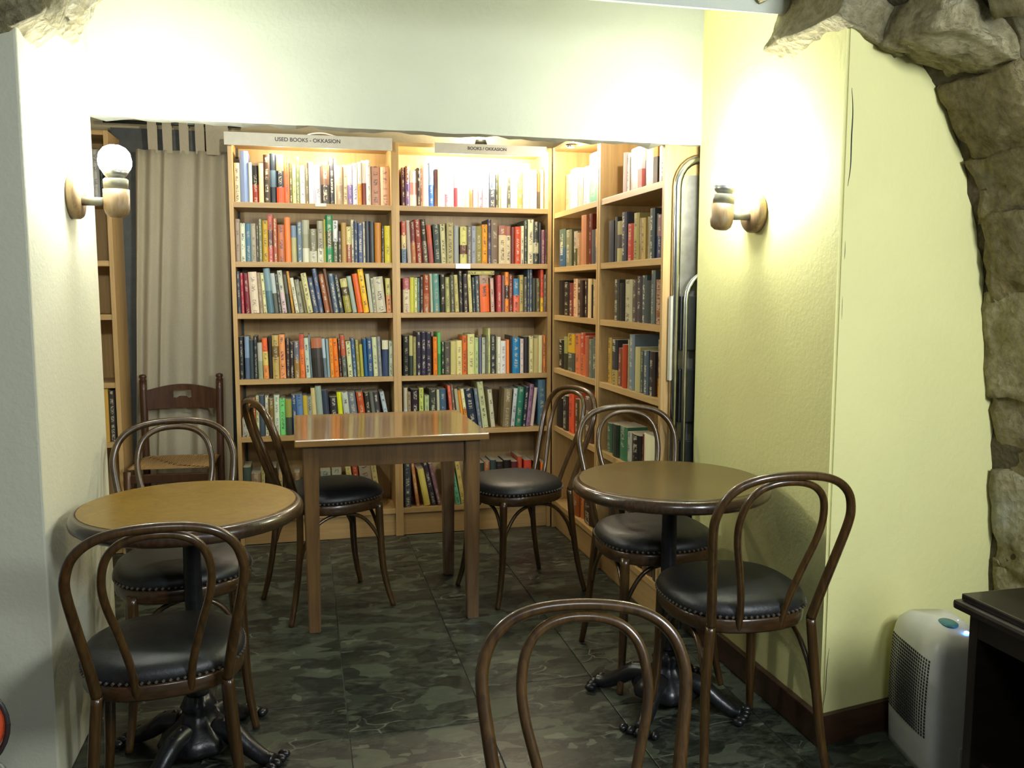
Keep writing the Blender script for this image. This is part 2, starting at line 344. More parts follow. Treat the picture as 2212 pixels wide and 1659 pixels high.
# back room shell
struct(mbox('wall_back', (-2.4, 4.74, 0), (2.0, 4.80, 2.4), 'backwall'), 'dim wall behind the bookcases', 'wall')
struct(mbox('wall_back_right', (1.60, 2.96, 0), (1.68, 4.74, 2.4), 'backwall'), 'dim wall behind side bookcases', 'wall')
struct(mbox('wall_back_left', (-2.4, 3.04, 0), (-2.3, 4.74, 2.4), 'backwall'), 'dim left wall of the back room', 'wall')
bm = bmesh.new(); NX, NY = 60, 26; g = []
for i in range(NX + 1):
    g.append([])
    for j in range(NY + 1):
        x = -2.3 + 3.95 * i / NX; y = 3.10 + 1.66 * j / NY
        g[-1].append(bm.verts.new((x, y, 2.17 + 0.05 * noise.fractal(Vector((x * 4, y * 4, 0)), 1, 2, 4) + 0.03 * noise.noise(Vector((x * 13, y * 13, 2))))))
for i in range(NX):
    for j in range(NY): bm.faces.new((g[i][j], g[i][j + 1], g[i + 1][j + 1], g[i + 1][j]))
struct(mkobj('ceiling_back', bm, 'mortar', smooth=True), 'rough stone ceiling over the bookcases', 'ceiling')
struct(mbox('door_1', (-0.90, 4.716, 0), (-0.30, 4.738, 2.08), 'door'), 'dark grey door behind the curtain', 'door')
# baseboards
struct(mbox('baseboard_right', (1.378, 2.065, 0), (1.3995, 2.93, 0.088), 'base', bevel=0.005), 'dark brown baseboard along right inner pier face', 'baseboard')
bm = bmesh.new(); pts = [(1.378, yf(1.378) - 0.016), (2.03, yf(2.03) - 0.016), (2.03, yf(2.03) - 0.0005), (1.378, yf(1.378) - 0.0005)]
prism(bm, None, [(x, y, 0) for x, y in pts], [(x, y, 0.088) for x, y in pts])
struct(mkobj('baseboard_front', bm, 'base'), 'dark brown baseboard under the right front plaster face', 'baseboard')
# ---------------------------------------------------------------- stone vault
def rock(name, c, size, rot, seed, mat, parent, amp=0.02, n=7, rnd=0.35):
    bm = bmesh.new(); bmesh.ops.create_cube(bm, size=2.0); bmesh.ops.subdivide_edges(bm, edges=bm.edges[:], cuts=n, use_grid_fill=True)
    sv = Vector((seed * 3.7, seed * 1.3, seed * 2.1)); R = Matrix.Rotation(rot[2], 3, 'Z') @ Matrix.Rotation(rot[1], 3, 'Y') @ Matrix.Rotation(rot[0], 3, 'X')
    for v in bm.verts:
        p = v.co.copy(); q = Vector([math.copysign(abs(a) ** 0.8, a) for a in p]); sph = p.normalized() * 1.25; q = q.lerp(sph, rnd * 0.6)
        w = Vector((q.x * size[0] / 2, q.y * size[1] / 2, q.z * size[2] / 2))
        dn = noise.fractal(w * 7 + sv, 0.9, 2.1, 4) * amp * 1.3 + noise.noise(w * 26 + sv) * amp * 0.6
        w += p.normalized() * dn; v.co = R @ w + Vector(c)
    return mkobj(name, bm, mat, parent, smooth=True)
# mortar body of the vault: profile swept toward the viewer
prof = [(2.06, 0.0), (2.05, 0.4), (2.03, 0.76), (2.005, 0.96), (1.968, 1.18), (1.93, 1.345), (1.865, 1.56), (1.79, 1.73), (1.68, 1.885), (1.60, 1.93), (1.52, 1.99), (1.44, 2.10), (1.36, 2.19), (1.2, 2.36), (0.9, 2.58)]
PR = [Vector((p.x, 0, p.y)) for p in catmull([Vector((a, b, 0)) for a, b in prof], 4)]
bm = bmesh.new(); g = []
for i, p in enumerate(PR):
    g.append([])
    for j in range(13):
        u = j / 12; y = yf(p.x) + 0.02 - 1.35 * u; out = 0.10 * u
        d = Vector((out * 1.0, 0, out * 0.5)); w = Vector((p.x, y, p.z)) + d
        w += Vector((1, 0, 0.6)) * 0.03 * noise.fractal(w * 6, 1, 2, 4); g[-1].append(bm.verts.new(w))
for i in range(len(PR) - 1):
    for j in range(12): bm.faces.new((g[i][j], g[i][j + 1], g[i + 1][j + 1], g[i + 1][j]))
vault = struct(mkobj('wall_stone_right', bm, 'mortar', smooth=True), 'rough stone vault wall at the right edge', 'wall')
rs = random.Random(4); k = 0
# stones along the profile, three courses in depth
def prof_at(s):
    L = [0]
    for a, b in zip(PR, PR[1:]): L.append(L[-1] + (b - a).length)
    s *= L[-1]
    for i in range(len(PR) - 1):
        if L[i + 1] >= s:
            w = (s - L[i]) / (L[i + 1] - L[i]); return PR[i].lerp(PR[i + 1], w), (PR[i + 1] - PR[i]).normalized()
    return PR[-1], (PR[-1] - PR[-2]).normalized()
for row, (y0, dy) in enumerate([(-0.155, 0.27), (-0.45, 0.32), (-0.78, 0.34)]):
    s = 0.0 + 0.03 * row
    while s < 0.96:
        h = rs.uniform(0.055, 0.095); p, t = prof_at(min(1, s + h / 2)); nrm = Vector((t.z, 0, -t.x))
        if nrm.x < 0: nrm = -nrm
        size = (0.13, dy * rs.uniform(0.98, 1.04), 3.36 * h * rs.uniform(0.97, 1.03)); off = rs.uniform(0.032, 0.052)
        c = p + nrm * off; ang = math.atan2(t.x, t.z)
        depth = -y0 / 1.35; c += Vector((0.10 * depth, 0, 0.05 * depth))
        if p.x > 1.50 or row > 0: rock('stone', (c.x, yf(p.x) + y0 + rs.uniform(-0.015, 0.015), c.z), size, (rs.uniform(-0.05, 0.05), ang, rs.uniform(-0.05, 0.05)), k, 'stone_brown' if p.z < 1.75 and rs.random() < 0.75 else 'stone', vault, 0.017, 9, 0.12)
        k += 1; s += h
# the projecting block and the springer stones of the arch on the right
for c, sz, rt, mt in [((1.665, 1.955, 1.945), (0.30, 0.24, 0.15), (0.0, 0.30, 0.10), 'stone'),
                      ((1.505, 2.235, 2.055), (0.235, 0.37, 0.255), (0.0, 0.42, 0.03), 'stone'),
                      ((1.56, 1.80, 2.10), (0.34, 0.30, 0.16), (0.05, 0.35, 0.0), 'stone'),
                      ((1.36, 2.24, 2.265), (0.28, 0.38, 0.20), (0.0, -0.65, 0.0), 'stone'),
                      ((1.17, 2.24, 2.43), (0.26, 0.37, 0.22), (0.0, -0.55, 0.0), 'stone'),
                      ((0.93, 2.24, 2.56), (0.27, 0.36, 0.22), (0.0, -0.4, 0.0), 'stone')]:
    rock('stone', c, sz, rt, k + 3, mt, vault, 0.020, 13, 0.14); k += 1
vl = struct(mbox('wall_stone_left', (-2.0, 2.36, 1.93), (-0.72, 2.52, 2.40), 'mortar'), 'rough stone springing of the arch at top left', 'wall')
for c, sz, rt in [((-0.735, 2.40, 1.955), (0.27, 0.24, 0.21), (0, -0.62, 0.05)), ((-0.585, 2.42, 2.095), (0.26, 0.26, 0.22), (0, -0.95, 0)), ((-0.98, 2.37, 1.93), (0.30, 0.22, 0.24), (0, -0.1, 0.0)), ((-0.86, 2.38, 2.17), (0.36, 0.26, 0.24), (0, -0.3, 0)),
                  ((-0.47, 2.43, 2.26), (0.26, 0.26, 0.24), (0, -0.8, 0)), ((-0.30, 2.43, 2.44), (0.28, 0.26, 0.24), (0, -0.6, 0)), ((-0.05, 2.43, 2.55), (0.30, 0.26, 0.24), (0, -0.4, 0)), ((-1.27, 2.38, 1.97), (0.30, 0.24, 0.26), (0, 0, 0))]:
    rock('stone', c, sz, rt, k + 3, 'stone', vl, 0.020, 12, 0.18); k += 1

# ================================================================ BOOKCASES
def bookcase(name, loc, rz, width, tops, label, height=2.02, depth=0.28):
    t = empty(name, loc, rz); tag(t, label, 'bookcase', 'beech bookcases')
    w = width / 2; th = 0.02
    mbox('side_panel', (-w, 0, 0), (-w + th, depth, height), 'beech', t, 0.001); mbox('side_panel', (w - th, 0, 0), (w, depth, height), 'beech', t, 0.001)
    mbox('top_panel', (-w + th, 0.002, height - th), (w - th, depth - 0.006, height), 'beech_h', t)
    mbox('back_panel', (-w + th, depth - 0.006, 0.0), (w - th, depth, height), 'beech', t)
    mbox('plinth', (-w + th, 0.02, 0), (w - th, 0.036, tops[-1] - 0.026), 'beech_h', t)
    for z in tops: mbox('shelf', (-w + th, 0.004, z - 0.026), (w - th, depth - 0.006, z), 'beech_h', t, 0.001)
    return t
TOPS = [1.708, 1.421, 1.168, 0.842, 0.553, 0.145]
STOPS = [1.682, 1.402, 1.152, 0.872, 0.56, 0.155]
YF = 4.45
bookcase('bookcase', (0.067, YF, 0), 0, 0.80, TOPS, 'beech bookcase beside the curtain, left of the two on back wall')
bookcase('bookcase', (0.877, YF, 0), 0, 0.82, TOPS, 'beech bookcase in the back corner, right of the two on back wall')
bookcase('bookcase', (-1.262, YF, 0), 0, 0.80, TOPS, 'beech bookcase left of the curtain, mostly hidden by the pier')
XF = 1.292
bookcase('bookcase', (XF, 4.085, 0), -PI / 2, 0.725, STOPS, 'beech bookcase on the right side wall, farther from the viewer', depth=0.28)
bookcase('bookcase', (XF, 3.355, 0), -PI / 2, 0.725, STOPS, 'beech bookcase on the right side wall, nearer to the viewer', depth=0.28)

# ---------------------------------------------------------------- books
# one row: key, crop origin, crop scale, gain, entries "x0,x1,top,colours[,lean]" read from the photograph
ROWS = {
 'L1': (495, 310, 5.978, 0.75, "75,150,250,d8d4b4;152,262,95,8aa4d8;262,305,245,e4ecd8;305,390,285,1a1410/a83828;390,452,255,efe4b0;452,535,145,4a2f22/3c2f22;535,620,130,26303a/607888/26303a;620,715,140,f0906a/1c2430/ff5a30;715,785,240,f26a3c;785,825,255,5e5e30;825,870,275,f0f0a0;870,915,165,6a7a50;915,990,280,f4f4ec;990,1035,230,7a725c;1035,1095,240,ffffff;1095,1120,280,c0c0d8;1120,1190,270,f6f6fa;1190,1300,275,7a5c48/3a3430;1300,1365,190,34343c;1365,1390,210,f0dcc0;1390,1470,285,c0b098/a09078;1470,1540,280,e8d0a0;1540,1600,270,e8e8f8/7a68b0;1600,1665,255,e8ecfa;1665,1715,240,f8f0e0/f0a040;1715,1775,220,f0e8e0/8a4030;1775,1835,215,f0ece0;1840,1955,295,c89880;1960,2090,305,e8b898"),
 'R1': (855, 330, 6.412, 0.75, "85,135,205,4a3050;135,195,185,6a3040/5a4a90/6a5a98;195,295,245,e8e4dc/e0a0a0/e8e4dc;295,345,210,2a1a1a;345,370,220,8a5038;370,460,165,f8f0e4;460,530,140,a0c0f0/3a78d8;535,580,230,7a4a48/8a5c40;580,680,205,fdfdfa;680,735,210,f4ecec/f4ecec/e090a8;735,810,210,fbfbf8;810,858,205,f4e4e4/b03848;858,945,230,f8f4ec;945,1020,300,f0c8a0;1020,1075,250,f0d8c8/d87048;1075,1145,260,f8d8d0;1145,1205,255,d8ccd4/b894ac;1205,1290,250,e4e8f4;1295,1385,240,606c80/343c4c;1385,1415,300,3c3c28;1415,1460,300,84845c;1460,1540,270,fbfbf4;1540,1590,245,3c4038;1590,1685,280,fdfdfa;1685,1765,265,8a8448;1765,1855,150,fdf8f0;1858,1955,235,eceef8;1955,2000,290,d07838/4c4430;2000,2095,230,f8faf6"),
 'L2': (500, 450, 6.06, 1.0, "60,120,140,a09080;125,190,195,e0e4c8;190,265,200,4a7890;265,330,200,b0a890;330,365,220,504a40;365,410,140,7c8060;415,485,160,c8a428;485,553,75,c06858/6a4a48/c05858;555,610,130,a85838;615,705,215,c07048;710,785,120,f08038;790,860,225,7088a0/b0ac78/b0ac78;865,935,180,607888;938,1030,155,a8a890/98987c/d8d8c0;1030,1125,270,787860/787860/d0d0b8;1130,1214,165,a09c84/a09c84/d8d8c0;1215,1240,145,b0a848;1240,1335,90,1c7848/4a5038/1c8050;1335,1400,160,e0e4e4/606850;1400,1445,300,4a4438;1445,1510,190,b08c48;1510,1575,240,d8d090/a05840;1575,1610,150,e4e0c0;1610,1655,170,40506c;1655,1730,195,48587c;1730,1758,180,d0c8b0;1758,1815,170,30343c;1815,1875,170,34383c;1880,1965,190,c07c20;1965,2005,230,2a1c10;2010,2095,230,d8c830"),
 'R2': (855, 450, 6.412, 1.0, "85,150,180,b05040/d8c890/7088a0;165,225,170,b8a898,-30;228,286,190,6a3030/b07040,-45;290,375,155,8a3020,-48;385,458,155,30241c/5c5044,-48;465,530,235,b8583c/a0504c,-40;540,630,225,3c4c48,-25;635,705,220,d0cc98,-20;712,800,200,b0a878;802,875,240,98a0a4;895,990,255,d8d480/d8d480/6c4834/d8d480;992,1050,240,6c6c68;1050,1110,245,98a0b0;1110,1195,250,8c8444;1195,1270,225,eca020;1275,1325,155,3a2c44/4a4468;1325,1425,165,786450;1425,1525,240,a06858/d8c8a0/d8c8a0/d8c8a0;1525,1595,250,a06858/d4c8a4/d4c8a4/d4c8a4;1600,1650,260,6a2418;1650,1730,255,d04820;1730,1775,245,d8d0b0;1775,1825,170,34443c;1830,1905,155,e0dcb8;1905,1975,185,2c3430/2c3430/c8c4a0/2c3430;1975,2010,200,384048;2015,2065,300,8a5868;2065,2100,295,7a4c58"),
 'L3': (500, 570, 6.06, 1.25, "85,130,100,303848,-10;135,175,120,a83040,-25;185,255,130,6c1c28,-78;260,370,115,d0c0a8,-95;375,425,120,8c7c64,-80;427,472,125,d8d4a0,-85;478,563,50,6c8890/4a6c78,-90;566,624,130,a8b4b0/50544c,-80;627,665,140,3a3c38,-80;668,730,95,b4b8a4/c4b0b0,-100;732,794,150,4c4838/2c3028,-85;797,828,105,c08c3c,-100;842,890,190,c8c8b0,-90;893,952,210,8c8c78,-60;958,998,230,6a6444,-70;1002,1072,130,c4c088,-105;1080,1150,190,3c4860,-80;1152,1212,60,404c6c,-90;1230,1294,140,8c5434,-80;1296,1338,60,5c3c28,-90;1342,1415,135,44586c,-70;1417,1475,150,303838,-70;1490,1580,200,b8b070/4c4028/8c8430/8c8430,-65;1590,1648,165,8c9c90,-75;1657,1730,135,c85820,-70;1735,1805,45,f4b428/f4b428/e8a820,-80;1815,1865,135,a8ac98,-55;1867,1903,190,a8a890,-40;1906,2030,175,b8b49c,-45;2036,2100,190,b8b068/c88858,-15"),
 'R3': (855, 570, 6.412, 1.25, "105,200,200,a05860/c8bca0/c8bca0;202,260,190,b8b840;262,300,195,c8cc88;302,335,200,6c8c88;337,385,180,34241c;387,470,150,8c3c18/a05838;480,525,140,a0ac90,-20;530,615,140,588880,-25;622,690,150,24241c;692,760,185,b0b070,-25;764,818,160,4c4c3c,-20;822,880,155,b8b070,-30;884,938,100,28241c,-15;940,1005,140,30282c,-10;1020,1065,150,c0b878,-25;1067,1113,190,24343c,-15;1116,1168,170,485058,-18;1175,1300,160,a08470/d86428/d86428/d86428,-15;1320,1370,195,c0a898,-15;1410,1465,160,b04848;1470,1512,160,6c4c50;1515,1565,115,e08428/3c2c20/e08428;1567,1627,145,6c281c;1630,1710,205,3878a0/e07058;1715,1770,155,a89858;1775,1820,180,4c5048;1822,1850,60,3c4c5c;1852,1890,60,48586c;1895,1943,200,34382c;1945,2000,200,5c5434;2005,2045,75,d8583c/d8583c/e0b030;2050,2098,150,6c5c50"),
 'L4': (500, 700, 6.06, 1.3, "112,168,170,24282c;185,245,165,7890a8/4c5c74;247,300,210,303c40;302,352,160,24282c;357,418,250,a8a898/8c9478,-8;427,495,185,e06030/d0b860/d88c48,-15;497,543,160,241c14;547,633,150,b09858/6c5830/b09858/b09858,-10;640,718,140,d89058,-8;725,770,180,3c3030;772,825,240,2c2420;830,903,230,60606c/8c6c38,-15;907,970,140,b85038/d87030/d87030,-40;980,1038,185,b0c0b0,-35;1040,1066,140,607880,-30;1070,1210,190,a06040/34302c/2c2824/2c2824,-20;1217,1260,195,a0b4bc/607078,-30;1262,1300,200,8098a0,-20;1303,1350,190,e08c2c,-20;1352,1415,190,d8741c,-25;1420,1452,200,3c1c18,-20;1460,1520,150,a85038/4c544c,-40;1532,1596,230,c8cc98,-30;1600,1645,190,3c5c80,-30;1650,1692,210,8c8434,-25;1697,1738,270,a09c3c,-20;1746,1790,200,1c5480,-20;1794,1858,190,305078,-15;1866,1930,175,c0c498,-20;1932,1975,170,74787c,-20;1980,2060,215,c8c4a8/30405c/30405c/30405c;2066,2128,225,a8b094"),
 'R4': (855, 700, 6.412, 1.3, "108,188,160,1c201c;190,240,165,a8a468/2c3830;242,285,180,8c8850;290,355,115,282434;357,422,112,282434/282434/2c2840;424,500,115,282434;525,580,180,e8781c;585,630,120,58a858/3c8044;632,680,250,1c3018;682,757,250,504c44;762,842,240,b8b070;846,922,230,d0c888;926,987,160,c86428;1000,1095,140,c8c888;1097,1147,190,a8bc80;1157,1190,180,60647c;1195,1246,190,b0b498;1250,1276,160,6c7058;1280,1310,60,c0c480;1315,1385,150,2c3434;1388,1406,170,8c9068;1410,1455,180,d4d0bc;1456,1526,235,c8ccc8;1535,1576,220,d87c3c;1580,1614,160,201c1c;1616,1716,190,1870a0;1725,1770,205,c8b8b0;1775,1840,180,201c24;1845,1905,165,ccc490;1906,1980,200,b0a46c;1981,2030,160,ccc898;2036,2096,155,e08c4c"),
 'L5': (510, 815, 6.231, 1.3, "90,178,560,a0a090;182,235,295,d0803c;236,276,280,a05028;280,320,250,c0c090;322,392,250,3c4854;400,445,250,c8c4a8;447,520,290,6c5828;525,595,240,c0ccb0;600,675,285,70c470;677,760,300,8c8c40/3c4438;775,838,240,30486c,-25;840,925,235,5878a0,-30;927,985,250,b89c30/6c5040,-20;987,1045,260,8c9080,-30;1047,1110,150,c0b078,-60;1115,1195,130,8c9c8c,-95;1200,1285,180,303848,-50;1290,1390,270,2c2c30,-20;1400,1465,205,c8cc18,-65;1482,1562,205,b0b8a8,-65;1570,1672,205,687078,-65;1684,1774,205,a84820,-60;1780,1850,210,2c2c24,-50;1862,1912,200,5c6058,-65;1914,1980,200,3c3c40,-65;2040,2095,200,a8b8c0,-100"),
 'R5': (855, 810, 6.412, 1.3, "115,170,180,b0a890/a8b4b0;172,215,240,8c7c60;225,325,205,241820;330,390,180,b8c460;405,465,285,a0b080;470,570,200,30382c;582,622,205,b0b090,-20;624,710,200,3c5870,-15;775,815,150,d8684c,-55;818,853,140,6c5848,-55;872,915,200,a0a084,-60;920,968,220,d08c2c,-75;972,1016,200,e0d8a0/c8843c,-90;1025,1142,200,202c3c,-80;1150,1203,195,606c78,-70;1207,1285,100,b8bc8c,-80;1325,1380,205,c0bca0,-50;1480,1586,200,7c7050,30;1592,1646,190,b8c0bc,48;1650,1742,175,2c7058,45;1746,1800,170,1c2c30,48;1805,1856,135,8c6884,58;1860,1908,180,c8b4a8,60;1975,2075,70,48687c"),
 'L6': (510, 970, 6.231, 1.3, "110,215,250,3c4c44;220,350,330,8c7058;355,402,240,b0a868;420,560,260,2c2c28;590,640,310,b09868;660,740,300,4c4438;800,870,320,8c7050;1075,1120,230,b0a840;1150,1285,300,8c9888;1300,1430,270,a0a08c;1560,1630,160,c8bc78,-90;1640,1710,230,a04028,-70;1720,1880,240,8c7c68,-60;1900,1970,220,b0a068,-80"),
 'R6': (855, 960, 6.412, 1.3, "125,215,250,34383c;290,335,240,a06838,-110;400,485,350,b8a850,-95;495,575,260,2c2428,-130;590,640,270,6c4c50,-130;840,905,300,5c9c78,-100;910,968,250,b8a058,-85;1120,1225,260,303c34;1230,1308,240,a06840;1312,1388,220,384848;1392,1490,240,302828;1500,1598,220,1c1818;1602,1688,240,5c2828;1690,1750,170,b04c30;1780,1880,220,c04030;1900,1990,230,2c201c;2010,2070,250,d07030"),
}
SIDE = {
 'A1': (1190, 310, 5.923, 0.75, "145,240,430,e0c880;240,330,350,f8f8f4;332,400,370,b09888;402,480,320,f4f4f0;482,600,155,d0ece4/48a088;602,645,340,5c4a30"),
 'B1': (1190, 310, 5.923, 0.75, "915,948,130,d8c0c0;950,1000,150,f4f4f0;1010,1150,90,e8d8dc/d87878;1192,1350,30,d8a040/3c2c20/4c3420;1372,1470,50,b0b8b0/6c3038"),
 'A2': (1190, 310, 5.923, 1.0, "100,180,1110,4c5c4c/30506c;185,255,1115,6c6c50;257,285,1150,34301c;287,330,1130,a89880/4c4c2c;332,375,1150,a07850;377,440,930,b87850;442,515,920,6c2418;517,557,1110,4c4c50;560,608,1100,b08830/505c60"),
 'B2': (1190, 310, 5.923, 1.0, "728,790,1000,383c44;792,835,950,4c4844;837,895,1005,a09868/403c3c/b0a870;897,952,890,444450;957,1045,1040,b03828;1047,1115,900,a49858;1117,1150,960,8c7440;1152,1195,960,b89850;1197,1255,950,908058;1257,1310,840,384448;1312,1360,910,807068/303060;1362,1412,920,8c6068/302850;1416,1470,700,884828"),
 'A3': (1190, 570, 5.53, 1.2, "82,150,200,1c1814;152,215,220,241c18;217,260,230,703028;262,310,180,c8a078;312,365,200,3c2820;367,430,200,342420;435,475,180,c8b080;477,500,250,1c1818;502,530,190,c0a878;545,570,200,8c7858"),
 'B3': (1190, 570, 5.53, 1.2, "750,805,190,3c3c34;812,860,230,1c1c1c;867,960,190,a4a080;967,1020,190,4c403c;1022,1075,150,3c3438;1077,1130,140,444c4c;1132,1182,200,2c3430;1187,1230,80,505854;1237,1330,190,6c4028"),
 'A4': (1190, 570, 5.53, 1.2, "85,145,900,1c1814;150,190,870,8c8c50/2c2c18;192,275,830,c0981c/3c4438;282,345,830,c0683c;347,400,820,a83c28/c06030;402,440,860,a0583c;445,490,900,606858;492,545,880,4c5450"),
 'B4': (1190, 570, 5.53, 1.2, "677,715,880,b09040;717,786,900,2c2c34/2c2c34/a08c50;790,840,1000,7c4430;842,888,960,a03c20;890,920,900,a8a078;925,985,840,6c7880;990,1050,990,a8a070;1052,1100,1030,3c4440;1102,1152,1030,485460;1156,1226,1040,2c2424;1232,1325,900,6c5850/4c2838/b88028"),
 'A5': (1160, 700, 2.765, 1.3, "110,148,430,1c1814;150,180,420,2c2420;183,215,400,d0502c;217,245,440,4c3820;247,280,450,8c7850;282,320,430,5c4838"),
 'B5': (1160, 700, 2.765, 1.3, "415,443,585,3c5c48;445,482,590,2c3c30;485,533,600,3c6c4c;536,560,640,a8a898;562,610,650,1c1c1c;612,630,650,6c2820;632,695,645,d8d4b0;700,738,700,4c3428"),
 'A6': (1160, 700, 2.765, 1.3, "215,245,980,884820;247,275,985,b86c34;277,325,1010,2c2018"),
 'B6': (1160, 700, 2.765, 1.3, "420,470,1030,2c2820;515,560,1040,3c3024;562,618,1030,1c1c1c;620,680,1050,4c3428;682,735,1060,303028"),
}
LEFT0 = {'0a': (190, 240, 2.183, 0.8, "-30,-8,150,6c8090;-6,22,170,f0f0e8;24,60,180,d8d4c8;62,78,200,506060"), '0b': (190, 240, 2.183, 1.2, "40,74,1290,6c5430;76,104,1310,b8903c;106,138,1320,3c3830")}
ORD = ['first', 'second', 'third', 'fourth', 'fifth', 'sixth', 'seventh', 'eighth', 'ninth', 'tenth', 'eleventh', 'twelfth', 'thirteenth', 'fourteenth', 'fifteenth', 'sixteenth', 'seventeenth', 'eighteenth', 'nineteenth', 'twentieth', 'twenty-first', 'twenty-second', 'twenty-third', 'twenty-fourth', 'twenty-fifth', 'twenty-sixth', 'twenty-seventh', 'twenty-eighth', 'twenty-ninth', 'thirtieth', 'thirty-first', 'thirty-second', 'thirty-third', 'thirty-fourth', 'thirty-fifth']
import colorsys
def cname(h):
    r, g, b = [int(h[i:i + 2], 16) / 255 for i in (0, 2, 4)]; hh, l, s = colorsys.rgb_to_hls(r, g, b); hh *= 360; ch = max(r, g, b) - min(r, g, b)
    if l > 0.86: return 'white'
    if ch < 0.07: return 'black' if l < 0.2 else 'dark grey' if l < 0.38 else 'grey' if l < 0.62 else 'pale grey'
    if l < 0.16: return 'black'
    if hh < 16 or hh > 340: return 'dark red' if l < 0.3 else 'red' if l < 0.6 and s > 0.35 else 'pinkish'
    if hh < 42: return 'dark brown' if l < 0.22 else 'brown' if l < 0.42 and s < 0.62 else 'orange' if s > 0.55 else 'tan'
    if hh < 68: return 'dark olive' if l < 0.25 else 'olive' if l < 0.45 and s < 0.55 else 'yellow' if s > 0.6 and l < 0.75 else 'cream'
    if hh < 170: return 'dark green' if l < 0.25 else 'green' if s > 0.2 else 'grey green'
    if hh < 260: return 'dark blue' if l < 0.28 else 'blue' if s > 0.25 else 'slate'
    return 'purple'
def book_bm(bm, cl, tl, uvl, w, d, h, cols, mtx, seed, gain, thick_spine=True):
    """spine on -Y side, base at z=0, centred in x"""
    rg = random.Random(seed)
    b = min(0.006, w * 0.18); plan = [(-w / 2, 0.004), (-w / 4, 0.0012 - b * 0.6 + 0.001), (0, -b + 0.003), (w / 4, 0.0012 - b * 0.6 + 0.001), (w / 2, 0.004), (w / 2, d), (-w / 2, d)]
    nb = len(cols); zs = [h * i / nb for i in range(nb + 1)]
    if nb == 1: zs = [0, h * 0.06, h * 0.94, h]
    rows = [[bm.verts.new(mtx @ Vector((x, y, z))) for x, y in plan] for z in zs]
    def paint(f, c, us, vs, txt):
        lum = sum(c); tc = (0.55, 0.5, 0.36) if lum < 0.75 else (0.06, 0.05, 0.06)
        for lp, u, v in zip(f.loops, us, vs): lp[cl] = (*c, 1.0); lp[tl] = (*tc, txt); lp[uvl].uv = (u, v)
    off = rg.random() * 50; txt = rg.choice([0.0, 0.55, 0.8, 0.8])
    for r in range(len(zs) - 1):
        hc = cols[0] if nb == 1 else cols[nb - 1 - r]; c = hexc(hc, gain)
        n = len(plan)
        for k in range(n):
            f = bm.faces.new((rows[r][k], rows[r][(k + 1) % n], rows[r + 1][(k + 1) % n], rows[r + 1][k])); sp = k < 4
            us = (k / 4, (k + 1) / 4, (k + 1) / 4, k / 4) if sp else (2,) * 4
            paint(f, c, us, (off + zs[r], off + zs[r], off + zs[r + 1], off + zs[r + 1]), txt if sp else 0.0); f.smooth = False
    f = bm.faces.new(rows[0][::-1]); paint(f, (0.4, 0.36, 0.26), (2,) * 7, (0,) * 7, 0)
    f = bm.faces.new(rows[-1]); paint(f, (0.50, 0.46, 0.34), (2,) * 7, (0,) * 7, 0)
def new_book_bm():
    bm = bmesh.new(); return bm, bm.loops.layers.float_color.new('Col'), bm.loops.layers.float_color.new('Txt'), bm.loops.layers.uv.new('UVMap')
books = []   # dict(w,d,h,cols,M(world),area,label,group,gain)
CASE = {'L': 'left back bookcase', 'R': 'right back bookcase', 'A': 'far side bookcase', 'B': 'near side bookcase', '0': 'bookcase left of the curtain'}
SH = ['top shelf', 'second shelf', 'third shelf', 'fourth shelf', 'fifth shelf', 'bottom shelf']
rb = random.Random(11)
